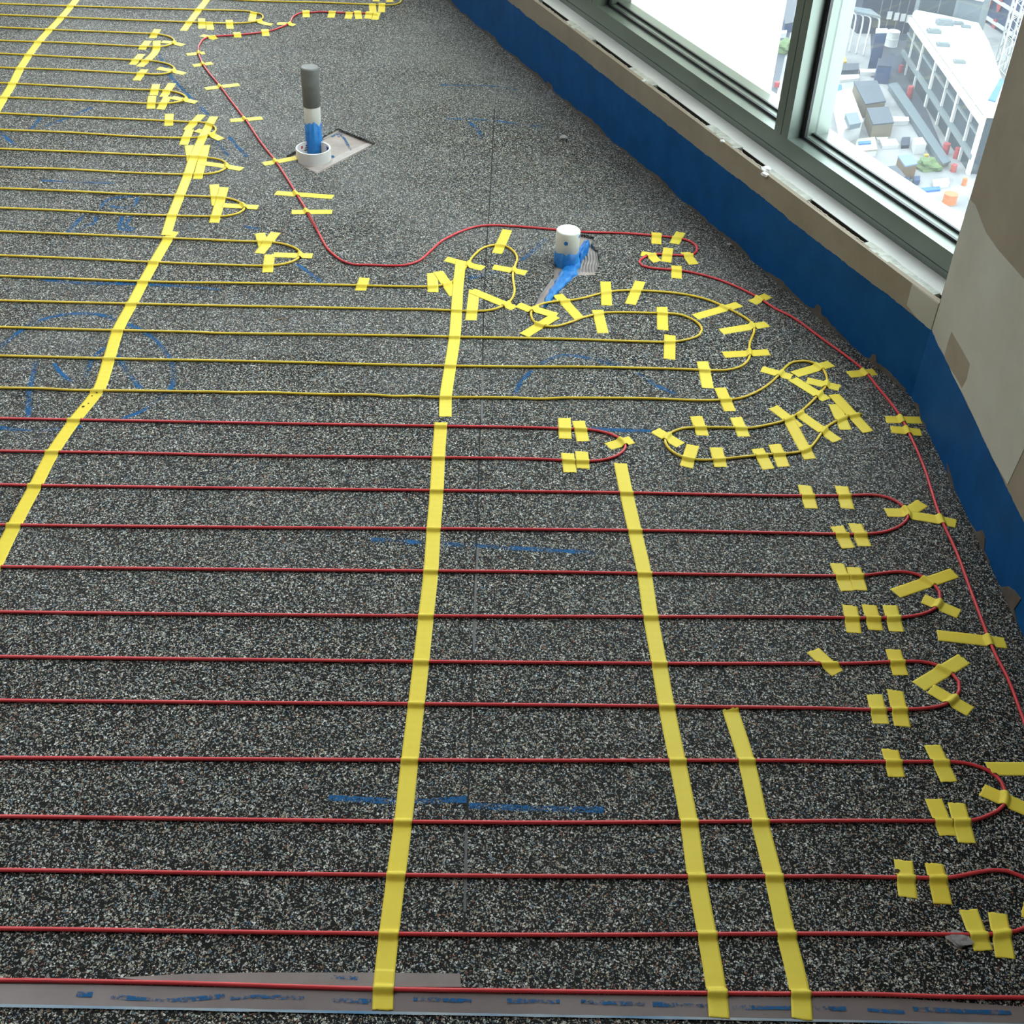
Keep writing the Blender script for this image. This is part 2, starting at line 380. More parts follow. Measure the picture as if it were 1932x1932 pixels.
# plaster at the corner end of the low wall
def wall_poly(F, pts, n0, n1):
    k = len(pts)
    v = [F(s, n0, z) for s, z in pts] + [F(s, n1, z) for s, z in pts]
    f = [list(range(k)), list(range(k, 2 * k))[::-1]] + [[i, (i + 1) % k, k + (i + 1) % k, k + i] for i in range(k)]
    return v, f
wpart('plaster_patch', wall_poly(A, [[0.0005,0.155],[0.0864,0.1759],[0.087,0.2089],[0.087,0.2255],[0.0005,0.2255]], -.0012, 0), M_PLASTER)['label'] = 'pale plaster by the corner'
# sill: white board behind the gap
sill = mesh_obj('trim_1', *abox(0, LEN_A, .029, .10, .2236, Z_SILL), M_SILL); tag(sill, 'white window sill ledge between low drywall and window frame', 'sill', kind='structure')
SLITS = [[0.012,0.035],[0.2761,0.5034],[0.6799,0.814],[0.9643,1.2631],[1.4092,1.6504],[1.8272,2.0443]]
segs = []; cur = 0.0
for a, b in sorted(SLITS) + [(LEN_A, LEN_A)]:
    if a - cur > .004: segs.append((cur, a))
    cur = b
for a, b in segs:
    if a > 3.4: break
    V, Fc = jag_top(A, a, min(b, 3.4), Z_DRY - .0005,   .006, .0315, .0013, .009, z0=.19)
    wpart('plaster_filler', (V, Fc), M_CHIP)
for a, b in SLITS:
    wpart('chipped_board_edge', jag_top(A, a, b, Z_DRY + .0005, .0095, .0125, .0018, .004, z0=.19), M_EDGE)
# lump of plaster squeezed out on the sill
def blob(c, r, seed, sub=3, sq=(1, 1, 1)):
    bmm = bmesh.new(); bmesh.ops.create_icosphere(bmm, subdivisions=sub, radius=1)
    rr = random.Random(seed); ph = [rr.uniform(0, 6) for _ in range(6)]
    V = []
    for v in bmm.verts:
        k = 1 + .22 * math.sin(v.co.x * 5 + ph[0]) * math.sin(v.co.y * 4 + ph[1]) + .15 * math.sin(v.co.z * 7 + ph[2] + v.co.x * 3)
        V.append((c[0] + v.co.x * r * k * sq[0], c[1] + v.co.y * r * k * sq[1], c[2] + v.co.z * r * k * sq[2]))
    F = [[v.index for v in f.verts] for f in bmm.faces]; bmm.free(); return V, F
for i, (s, n, r) in enumerate([[0.68,0.014,0.012],[0.656,-0.005,0.009],[0.863,-0.0,0.006],[0.216,0.089,0.006],[1.298,0.006,0.006]]):
    wpart('plaster_lump', blob(A(s, n, Z_SILL + .002), r, i, 3, (1, 1, .55)), M_WHITE, smooth=True)

# ------------------------------------------------------------------ windows
win = empty('window_1', A(2, N_F, Z_F)); tag(win, 'grey green aluminium framed windows above the low wall', 'window', kind='structure')
N_G = N_F + .077                                       # glass line
rail = [(N_F, Z_SILL - .01), (N_F, .2405), (N_F + .003, .2405), (N_F + .003, .2425), (N_F, .2425), (N_F, Z_F), (N_F + .12, Z_F), (N_F + .12, Z_SILL - .01)]
wpart('bottom_rail', aextrude(rail, 0, LEN_A), M_FRAME, win)
wpart('top_rail', abox(0, LEN_A, N_F, N_F + .12, Z_HEAD - .06, Z_HEAD), M_FRAME, win)
MULL = [(.7075, .7665), (1.766, 1.825), (2.825, 2.884), (3.884, 3.943), (4.943, 5.002), (6.0, 6.2)]
JAMB0 = .045
wpart('end_jamb', abox(-.02, JAMB0, N_F, N_F + .12, Z_F, Z_HEAD - .06), M_FRAME, win)
for a, b in MULL:
    c = (a + b) / 2
    out = [(a, N_F), (c - .0012, N_F), (c - .0012, N_F + .004), (c + .0012, N_F + .004), (c + .0012, N_F), (b, N_F), (b, N_F + .12), (a, N_F + .12)]
    wpart('mullion', prism([A(s, n) for s, n in out], Z_F, Z_HEAD - .06), M_FRAME, win)
panes = list(zip([JAMB0] + [b for a, b in MULL[:-1]], [a for a, b in MULL]))
for a, b in panes:
    k = [abox(a, b, N_F + .036, N_F + .044, Z_F, Z_F + .007), abox(a, a + .007, N_F + .036, N_F + .044, Z_F, Z_HEAD - .06), abox(b - .017, b, N_F + .036, N_F + .044, Z_F, Z_HEAD - .06)]
    gp = wpart('glass_pane', abox(a, b, N_G, N_G + .006, Z_F, Z_HEAD - .06), M_GLASS, win)
    wpart('gasket', join(k), M_GASKET, gp)
    wpart('glazing_bead', abox(a, b, N_G - .006, N_G, Z_F, Z_F + .006), M_GASKET, gp)
ledge = mesh_obj('trim_2', *abox(-.3, LEN_A, N_F + .121, N_F + .121 + .02, -.4, Z_F - .002), M_LEDGE); tag(ledge, 'pale outer window ledge beyond the glass', 'ledge', kind='structure')
film = mesh_obj('protective_sheet', *abox(.978, LEN_A - .3, .203, .2036, Z_F - .01, 1.4), M_FILM, loc=A(2, .203, Z_F)); tag(film, 'white protective sheet hung outside the left window pane', 'sheet')

# ------------------------------------------------------------------ the other walls
wb = empty('wall_right', B(1, 0, 0)); tag(wb, 'taupe drywall at the right with grey plastered patches', 'wall', kind='structure')
wpart('drywall_board', abox(0, B_END, 0, .25, -.3, ZC, B), M_PAPER, wb)
b2 = wpart('blue_membrane_band', jag_top(B, 0, 1.6, lambda s: .165 - .026 * min(s / .6, 1.0), -.0022, 0, .0018, .008, zb=lambda s: .0), M_BLUE, wb); b2['label'] = 'dark blue waterproof coating along the bottom'
for pts, n in [[[[0.0055,0.1559],[0.0062,0.2356],[0.0005,0.3311],[0.0005,0.4525],[0.0326,0.4571],[0.1156,0.4403],[0.18,0.4406],[0.2527,0.4468],[0.34,0.4551],[0.5155,0.395],[0.5153,0.3114],[0.5117,0.2331],[0.5016,0.1505],[0.4187,0.1478],[0.2398,0.1583]],0.0009]]:
    wpart('plaster_patch', wall_poly(B, pts, -n, 0), M_PLASTER, wb)['label'] = 'grey joint compound'
wpart('bare_paper_patch', wall_poly(B, [[0.0971,0.2184],[0.1653,0.2199],[0.217,0.2196],[0.2242,0.19],[0.2162,0.1643],[0.171,0.1635],[0.136,0.1603],[0.098,0.1622],[0.0962,0.1933]], -.0012, -.0009), M_PAPER, wb)
for pts in [[[0.2593,0.0156],[0.2936,0.0092],[0.3233,-0.0002],[0.3229,-0.0074],[0.2982,-0.0061],[0.2723,0.0066]],[[0.4014,-0.018],[0.4334,0.0021],[0.4595,0.0059],[0.4768,0.0255],[0.4973,0.0238],[0.51,0.0028],[0.5402,0.0037],[0.553,-0.017],[0.4923,-0.0125],[0.445,-0.0142]],[[0.5721,-0.0112],[0.6071,0.0029],[0.6263,0.0231],[0.6518,0.0354],[0.6788,0.042],[0.6717,0.0104],[0.6949,-0.0],[0.6566,-0.0104],[0.6145,-0.0119]],[[0.0097,-0.0058],[0.0475,0.0131],[0.0816,-0.0013],[0.1091,0.0045],[0.1826,-0.0232],[0.1512,-0.0193],[0.069,-0.0101]]]:
    wpart('torn_brown_edge', wall_poly(B, pts, -.004, -.0022), M_RAG, wb)
def wall_box(name, vf, label): return tag(mesh_obj(name, *vf, M_ROOM), label, 'wall', kind='structure')
wall_box('wall_left', box8(WX0 - .2, WX0, WY0, farA[1], -.3, ZC), 'plain board wall on the left side of the room')
wall_box('wall_back', box8(WX0 - .2, B(B_END, 0)[0] + .4, WY0 - .2, WY0, -.3, ZC), 'plain board wall behind the camera')
wf = empty('wall_north', (-3, farA[1], 0)); tag(wf, 'far end wall with a wide window', 'wall', kind='structure')
for bx in (box8(WX0, farA[0] + .3, farA[1], farA[1] + .2, -.3, .3), box8(WX0, farA[0] + .3, farA[1], farA[1] + .2, 2.95, ZC), box8(WX0, -3.0, farA[1], farA[1] + .2, .3, 2.95)):
    wpart('wall_board', bx, M_ROOM, wf)
ceil = mesh_obj('ceiling', *prism([A(0, .3), A(LEN_A, .3), (WX0 - .2, farA[1] + .2), (WX0 - .2, WY0 - .2), (B(B_END, 0)[0] + .4, WY0 - .2), B(0, .4)], ZC, ZC + .15), M_CEIL)
tag(ceil, 'bare pale ceiling above the room', 'ceiling', kind='structure')

# added fill lamp, out of view: area light under a made-up fitting
LX, LY = -2.0, 2.1
lamp = empty('added_fill_lamp', (LX, LY, ZC)); tag(lamp, 'added unseen fill lamp on the ceiling over the cable rows', 'lamp')
mesh_obj('fill_lamp_housing', *box8(LX - .2, LX + .2, LY - .9, LY + .9, ZC - .07, ZC), M_CEIL, lamp)
ld = bpy.data.lights.new('fill_light', 'AREA'); ld.shape = 'RECTANGLE'; ld.size = .36; ld.size_y = 1.7; ld.energy = FILL_LAMP_W; ld.color = (.95, .98, 1)
lo = bpy.data.objects.new('fill_light', ld); COL.objects.link(lo); lo.parent = lamp; lo.location = (0, 0, -.075)

# ------------------------------------------------------------------ heating cables
CR = .0028
YP, RP, LP = [[-3.2005,4.806],[-2.0243,4.8187],[-1.2216,4.7961],[-0.5905,4.8366],[-0.5275,4.808],[-0.5087,4.7672],[-0.5135,4.7348],[-0.5277,4.7142],[-0.5429,4.705],[-0.5991,4.701],[-0.6475,4.6998],[-0.7281,4.697],[-0.8085,4.6941],[-1.0392,4.6753],[-1.1955,4.6779],[-1.9649,4.6509],[-3.1306,4.619],[-3.1803,4.5471],[-3.0735,4.466],[-1.9109,4.4982],[-1.6803,4.5104],[-1.4494,4.5255],[-1.241,4.5414],[-1.0304,4.5515],[-1.0238,4.5421],[-0.9912,4.5324],[-0.9726,4.4912],[-0.9854,4.4529],[-1.0159,4.4308],[-1.068,4.414],[-1.1362,4.4089],[-1.1865,4.4067],[-1.4144,4.3963],[-1.6423,4.3887],[-1.8695,4.3811],[-3.0315,4.3537],[-3.0891,4.2641],[-2.9814,4.2195],[-1.8243,4.2531],[-1.6013,4.2577],[-1.3788,4.2649],[-1.2889,4.2652],[-1.2435,4.2451],[-1.2173,4.2023],[-1.2245,4.1683],[-1.2495,4.1449],[-1.2876,4.1392],[-1.3441,4.1371],[-1.5635,4.1365],[-1.7793,4.1258],[-2.9521,4.094],[-3.0101,4.0173],[-2.9061,3.9718],[-1.7367,4.0056],[-1.5228,4.0062],[-1.3095,4.0093],[-1.2318,4.0071],[-1.1787,3.983],[-1.1553,3.9465],[-1.1636,3.9131],[-1.1943,3.8933],[-1.2361,3.8932],[-1.2777,3.8919],[-1.4873,3.8924],[-1.6933,3.8827],[-2.8604,3.8506],[-2.9232,3.7752],[-2.8136,3.7263],[-1.6477,3.7537],[-1.4442,3.7543],[-1.2412,3.7571],[-1.1276,3.7596],[-1.0845,3.7412],[-1.0608,3.7082],[-1.0683,3.6823],[-1.1028,3.6593],[-1.1722,3.6498],[-1.2121,3.6497],[-1.4104,3.6461],[-1.6076,3.6404],[-2.7857,3.6099],[-2.8466,3.5415],[-2.7413,3.4931],[-1.5645,3.5184],[-1.3707,3.519],[-1.1781,3.5244],[-1.0228,3.5248],[-0.9647,3.5255],[-0.9333,3.5066],[-0.9189,3.4758],[-0.9238,3.4458],[-0.9451,3.4218],[-0.9952,3.4086],[-1.1446,3.4007],[-1.335,3.4049],[-1.5225,3.3997],[-2.6933,3.3668],[-2.7552,3.2933],[-2.6451,3.2401],[-1.4764,3.2693],[-1.2942,3.2742],[-1.1112,3.2773],[-0.9651,3.2821],[-0.8986,3.2814],[-0.8548,3.2662],[-0.8363,3.2373],[-0.8414,3.2034],[-0.8685,3.1784],[-0.9196,3.1662],[-1.0788,3.1579],[-1.2583,3.1591],[-1.4343,3.1503],[-2.5995,3.1195],[-2.6636,3.0451],[-2.5514,2.9907],[-1.3889,3.0219],[-1.2168,3.0262],[-1.0433,3.0266],[-0.8367,3.035],[-0.787,3.0304],[-0.7514,3.0091],[-0.7359,2.9833],[-0.7432,2.9514],[-0.7725,2.9288],[-0.8117,2.9221],[-1.0118,2.9105],[-1.1812,2.9123],[-1.3487,2.9082],[-2.5202,2.8707],[-2.5809,2.8013],[-2.4737,2.7469],[-1.304,2.7817],[-1.1093,2.787],[-0.9007,2.791],[-0.7179,2.7949],[-0.7796,2.7916],[-0.6982,2.7947],[-0.6303,2.7975],[-0.5872,2.7851],[-0.5622,2.7662],[-0.5512,2.7425],[-0.5543,2.7192],[-0.5718,2.6958],[-0.6034,2.679],[-0.6473,2.6726],[-0.7523,2.668],[-0.7869,2.6665],[-0.9133,2.6643],[-1.1032,2.6625],[-1.2606,2.6589],[-2.4248,2.6167],[-2.4904,2.5572],[-2.3856,2.5121],[-1.2254,2.5595],[-1.0725,2.5642],[-0.9189,2.5676],[-0.7661,2.576],[-0.7327,2.5792],[-0.4768,2.597],[-0.2548,2.6099],[-0.2239,2.6142],[-0.1983,2.6211],[-0.171,2.6417],[-0.1596,2.6674],[-0.1419,2.7249],[-0.1264,2.7839],[-0.104,2.8274],[-0.0771,2.8435],[-0.0493,2.8406],[-0.0292,2.815],[-0.019,2.7782],[-0.024,2.7376],[-0.0274,2.698],[-0.024,2.6491],[-0.0207,2.6119],[-0.0279,2.5692],[-0.0437,2.5419],[-0.0733,2.5185],[-0.1034,2.5104],[-0.1616,2.5076],[-0.2249,2.5057],[-0.3101,2.4992],[-0.4606,2.49],[-0.7096,2.4742],[-0.8908,2.464],[-1.1861,2.4482],[-2.343,2.3983],[-2.4063,2.3306],[-2.2978,2.2774],[-1.1459,2.3346],[-0.9453,2.3432],[-0.7155,2.3558],[-0.6834,2.3555],[-0.4428,2.3726],[-0.2163,2.3878],[-0.1413,2.3917],[-0.0187,2.3994],[0.1045,2.4068],[0.1396,2.408],[0.3128,2.4146],[0.3503,2.4206],[0.3837,2.4357],[0.4052,2.4546],[0.4129,2.4772],[0.4081,2.5037],[0.391,2.5269],[0.3666,2.542],[0.3411,2.5445],[0.2949,2.5424],[0.2307,2.5384],[0.1871,2.5315],[0.171,2.5231],[0.1402,2.505],[0.1097,2.4796],[0.0796,2.4605],[0.0521,2.4577],[0.0305,2.4717],[0.0206,2.5029],[0.0231,2.5309],[0.0381,2.5528],[0.0611,2.568],[0.1049,2.5803],[0.1419,2.5963],[0.1815,2.6214],[0.216,2.6373],[0.253,2.6448],[0.3005,2.6471],[0.353,2.6445],[0.4048,2.6339],[0.4426,2.6167],[0.474,2.5913],[0.5067,2.5587],[0.5288,2.5282],[0.5358,2.4967],[0.5273,2.4618],[0.5176,2.4322],[0.5125,2.3988],[0.511,2.3755],[0.5004,2.3472],[0.4809,2.3251],[0.4505,2.3102],[0.4142,2.3068],[0.33,2.3041],[0.234,2.2995],[0.1382,2.294],[-0.0149,2.2802],[-0.2513,2.2644],[-0.5687,2.2489],[-0.8561,2.232],[-1.1054,2.2202],[-2.2655,2.1607],[-2.3282,2.0923],[-2.2202,2.0419],[-1.0632,2.1007],[-0.9701,2.1058],[-0.9238,2.1052],[-0.796,2.1141],[-0.6621,2.123],[-0.6327,2.1257],[-0.5875,2.127],[-0.5204,2.1331],[-0.407,2.1366],[-0.2938,2.1445],[-0.2593,2.1427],[-0.2027,2.1487],[-0.1937,2.1474],[-0.011,2.16],[0.0464,2.1611],[0.1039,2.1705],[0.1367,2.1728],[0.2756,2.1834],[0.3451,2.1848],[0.3916,2.1866],[0.4387,2.1942],[0.4673,2.201],[0.5001,2.2228],[0.535,2.2579],[0.5643,2.2997],[0.5863,2.3373],[0.6062,2.359],[0.629,2.3649],[0.6523,2.358],[0.6676,2.3325],[0.6698,2.2951],[0.6611,2.264],[0.6388,2.2279],[0.6116,2.188],[0.5833,2.1529],[0.552,2.1262],[0.5084,2.1045],[0.4801,2.0942],[0.4688,2.0927],[0.4235,2.0907],[0.3669,2.0857],[0.3372,2.0792],[0.3136,2.0616],[0.301,2.0396],[0.3028,2.0153],[0.3156,1.9942],[0.3363,1.9795],[0.3641,1.9746],[0.3948,1.9779],[0.4462,1.9907],[0.5024,2.004],[0.5657,2.0176],[0.5901,2.0327],[0.6103,2.0628],[0.6232,2.0869],[0.6411,2.1139],[0.6683,2.14],[0.6863,2.1521],[0.7088,2.1622],[0.721,2.1661]], [[-2.2282,1.9266],[-1.0253,1.9937],[-0.8451,2.0043],[-0.5248,2.0223],[-0.2924,2.036],[0.0277,2.0557],[0.0945,2.0573],[0.1457,2.0592],[0.179,2.0525],[0.2052,2.0376],[0.2178,2.0218],[0.2194,2.0051],[0.2076,1.9812],[0.1853,1.9636],[0.1592,1.9542],[0.1268,1.9503],[0.0945,1.9505],[0.0299,1.9496],[-0.2795,1.9295],[-0.5039,1.9143],[-0.7387,1.9027],[-0.9879,1.8877],[-2.1453,1.8219],[-2.2035,1.7663],[-2.107,1.7238],[-0.9516,1.7851],[-0.5626,1.8078],[-0.128,1.8357],[0.0321,1.8459],[0.199,1.8564],[0.4367,1.8682],[0.5184,1.8731],[0.6486,1.8846],[0.6877,1.8897],[0.7176,1.8845],[0.7378,1.8671],[0.7477,1.8472],[0.7442,1.8247],[0.7262,1.8013],[0.6993,1.7829],[0.6649,1.772],[0.6274,1.7676],[0.5029,1.7612],[0.3164,1.7519],[0.1951,1.7445],[0.0344,1.7342],[-0.5377,1.695],[-0.9115,1.6718],[-2.0724,1.6108],[-2.1271,1.5497],[-2.0288,1.5001],[-0.8728,1.5622],[-0.513,1.583],[0.0369,1.6183],[0.1911,1.6269],[0.4864,1.643],[0.5752,1.6488],[0.6289,1.6539],[0.666,1.6633],[0.7004,1.6693],[0.7278,1.6631],[0.7476,1.6433],[0.7552,1.6197],[0.7517,1.5988],[0.7362,1.5758],[0.7091,1.56],[0.6752,1.5507],[0.6425,1.5465],[0.4717,1.5364],[0.0392,1.5061],[-0.4015,1.4776],[-0.8341,1.4527],[-1.9951,1.3921],[-2.0498,1.3362],[-1.9548,1.2907],[-0.7987,1.3528],[-0.4662,1.3705],[0.0414,1.3992],[0.2997,1.4151],[0.4563,1.4262],[0.5589,1.4334],[0.6422,1.4432],[0.6836,1.4464],[0.7087,1.4403],[0.7291,1.4236],[0.7356,1.4049],[0.7322,1.3857],[0.7224,1.3717],[0.7001,1.353],[0.6705,1.344],[0.6301,1.3386],[0.5607,1.3339],[0.5019,1.3325],[0.4429,1.3296],[0.0433,1.3082],[-0.3654,1.2848],[-0.7667,1.2623],[-1.928,1.2026],[-1.9826,1.1417],[-1.8836,1.0917],[-0.7281,1.1532],[-0.4221,1.1706],[0.0457,1.198],[0.4281,1.2227],[0.5222,1.2272],[0.6169,1.2326],[0.6836,1.237],[0.711,1.234],[0.7361,1.2226],[0.7492,1.2024],[0.7503,1.1819],[0.7399,1.1587],[0.7141,1.1405],[0.6841,1.1288],[0.6294,1.125],[0.5208,1.1187],[0.4126,1.1113],[0.048,1.0862],[-0.3248,1.0677],[-0.6919,1.0508],[-1.8503,0.99],[-1.9074,0.9432],[-1.8155,0.9037],[-0.6616,0.9651],[-0.3795,0.9773],[0.0498,0.9979],[0.3997,1.0182],[0.486,1.0233],[0.5723,1.0265],[0.6296,1.0299],[0.6609,1.0381],[0.6886,1.0448],[0.7146,1.0454],[0.7349,1.0365],[0.7461,1.0173],[0.7454,0.9978],[0.7293,0.972],[0.7116,0.956],[0.6875,0.9482],[0.6531,0.9431],[0.5865,0.94],[0.4867,0.9349],[0.3874,0.9292],[0.0517,0.9084],[-0.292,0.8926],[-0.6311,0.8786],[-1.7881,0.819],[-1.8454,0.7789],[-1.7587,0.7467],[-0.6061,0.8079],[-0.41,0.8155],[-0.1326,0.8222],[0.0534,0.8296],[0.2878,0.8396],[0.3755,0.8437],[0.4866,0.8491],[0.5816,0.8509],[0.6824,0.8551],[0.7415,0.858]], [[-0.5813,4.5909],[-0.6218,4.5969],[-0.6814,4.5908],[-0.792,4.587],[-0.8118,4.5763],[-0.8484,4.5674],[-0.8692,4.5224],[-0.8708,4.4494],[-0.8873,4.4111],[-0.9234,4.3563],[-0.9803,4.3198],[-1.0427,4.2923],[-1.1054,4.2691],[-1.1236,4.2501],[-1.1284,4.1828],[-1.1142,4.1073],[-1.0822,4.018],[-1.0451,3.9385],[-0.989,3.8355],[-0.9257,3.7105],[-0.8595,3.5822],[-0.8469,3.5583],[-0.7748,3.4055],[-0.7112,3.2841],[-0.6644,3.1844],[-0.6182,3.0811],[-0.5684,2.9677],[-0.5299,2.8739],[-0.5703,2.9688],[-0.5297,2.8727],[-0.4911,2.781],[-0.47,2.7484],[-0.4444,2.7197],[-0.4155,2.7042],[-0.373,2.706],[-0.3329,2.7063],[-0.3013,2.7109],[-0.2963,2.7112],[-0.2811,2.7201],[-0.2588,2.7407],[-0.2362,2.7923],[-0.2131,2.8483],[-0.1879,2.8844],[-0.1566,2.9201],[-0.1267,2.9422],[-0.0931,2.9523],[-0.0363,2.9543],[0.0775,2.9464],[0.1462,2.9413],[0.2598,2.946],[0.3276,2.9411],[0.3951,2.9332],[0.4222,2.9178],[0.4355,2.8919],[0.4333,2.8646],[0.422,2.8456],[0.3882,2.839],[0.3274,2.8382],[0.2988,2.8204],[0.2843,2.7927],[0.291,2.7733],[0.3122,2.7642],[0.3878,2.7581],[0.4533,2.7342],[0.5037,2.7008],[0.5586,2.6471],[0.5962,2.5934],[0.63,2.5594],[0.6808,2.4754],[0.7294,2.3951],[0.7566,2.3431],[0.7777,2.2662],[0.7912,2.2168],[0.8027,2.1605],[0.8074,2.0978],[0.8106,2.041],[0.8116,1.968],[0.8095,1.9212],[0.8071,1.8297],[0.8124,1.7372],[0.8123,1.6304],[0.8122,1.5312],[0.8132,1.4727],[0.8188,1.4189],[0.8191,1.3493],[0.8181,1.2858],[0.8138,1.2019]]
cab_pts = []
def cable(name, P, mat, label):
    Q = catmull(P, .012); Q[:, 2] = CR + .0003
    v, f = tube(Q, CR, 10)
    o = mesh_obj(name, v, f, mat, smooth=True, loc=(float(Q[len(Q) // 2, 0]), float(Q[len(Q) // 2, 1]), 0))
    tag(o, label, 'cable')
    D = catmull(P, .004)[:, :2]; cab_pts.append(D)
    return o
cable('yellow_heating_cable', YP, M_YEL, 'yellow heating cable snaking back and forth over the upper floor')
cable('red_heating_cable', RP, M_RED, 'red heating cable laid in long parallel rows over the lower floor')
cable('red_perimeter_cable', LP, M_RED, 'red cable winding past the pipes and along the window wall')
CP = np.vstack(cab_pts)

# ------------------------------------------------------------------ yellow tape
TW = .026
done = []
def tape(P, label, seed, group=None, w=TW):
    r = random.Random(seed)
    Q = catmull(P, .0022) if len(P) > 2 else np.array([np.array(P[0]) + (np.array(P[1]) - np.array(P[0])) * t for t in np.linspace(0, 1, max(8, int(np.hypot(*(np.array(P[1]) - np.array(P[0]))) / .0022)))])
    Q = Q[:, :2]; n = len(Q)
    T = np.gradient(Q, axis=0); T /= np.linalg.norm(T, axis=1)[:, None] + 1e-9
    # soften direction along the strip so that the edges stay parallel
    k = min(9, n // 2 * 2 - 1)
    if k > 2:
        pad = np.vstack([T[:1]] * (k // 2) + [T] + [T[-1:]] * (k // 2))
        T = np.array([pad[i:i + k].mean(0) for i in range(n)]); T /= np.linalg.norm(T, axis=1)[:, None] + 1e-9
    N_ = np.c_[-T[:, 1], T[:, 0]]
    m = 9
    u = np.linspace(-.5, .5, m)
    X = Q[:, None, :] + N_[:, None, :] * (u * w)[None, :, None]
    sk0, sk1 = r.uniform(-.1, .1), r.uniform(-.1, .1)
    for j in range(m):                                   # torn ends
        X[0, j] += T[0] * (sk0 * u[j] * w + r.uniform(-1, 1) * .0009)
        X[-1, j] += T[-1] * (sk1 * u[j] * w + r.uniform(-1, 1) * .0009)
    lay = 0
    mid = Q[::max(1, n // 10)]
    for q2, l2 in done:
        if np.min(np.linalg.norm(mid[:, None] - q2[None], axis=2)) < w * .95: lay = max(lay, l2 + 1)
    lay = min(lay, 5)
    done.append((Q[::4], lay))
    flat = X.reshape(-1, 2)
    lo, hi = flat.min(0) - .02, flat.max(0) + .02
    near = CP[(CP[:, 0] > lo[0]) & (CP[:, 0] < hi[0]) & (CP[:, 1] > lo[1]) & (CP[:, 1] < hi[1])]
    if len(near):
        d = np.min(np.linalg.norm(flat[:, None] - near[None], axis=2), axis=1)
    else:
        d = np.full(len(flat), 9.)
    h = np.where(d < CR * .75, 1.0, np.clip((CR * 2.7 - d) / (CR * 1.95), 0, 1))
    h = h * h * (3 - 2 * h)
    z = (2 * CR + .0006) * h + .0004 + .0003 * lay
    ph = r.uniform(0, 6)
    wr = .00025 * np.sin(flat[:, 0] * 260 + ph) * np.sin(flat[:, 1] * 190 + ph * 2)
    z = z + np.abs(wr) + np.where(flat[:, 1] < 0.8485, .0019, 0)
    Z = z.reshape(n, m)
    th = .00016
    V = [(x, y, zz) for (x, y), zz in zip(flat, z)] + [(x, y, zz - th) for (x, y), zz in zip(flat, z)]
    nm = n * m; F = []
    for i in range(n - 1):
        for j in range(m - 1):
            a = i * m + j
            F.append([a, a + 1, a + m + 1, a + m]); F.append([nm + a, nm + a + m, nm + a + m + 1, nm + a + 1])
    for i in range(n - 1):
        a = i * m; b = a + m - 1
        F.append([a, a + m, nm + a + m, nm + a]); F.append([b, nm + b, nm + b + m, b + m])
    for j in range(m - 1):
        a = j; b = (n - 1) * m + j
        F.append([a, nm + a, nm + a + 1, a + 1]); F.append([b, b + 1, nm + b + 1, nm + b])
    c = Q[n // 2]
    o = mesh_obj('masking_tape', V, F, M_TAPE, smooth=True, loc=(float(c[0]), float(c[1]), 0))
    return tag(o, label, 'tape', group)
tape_of = {}
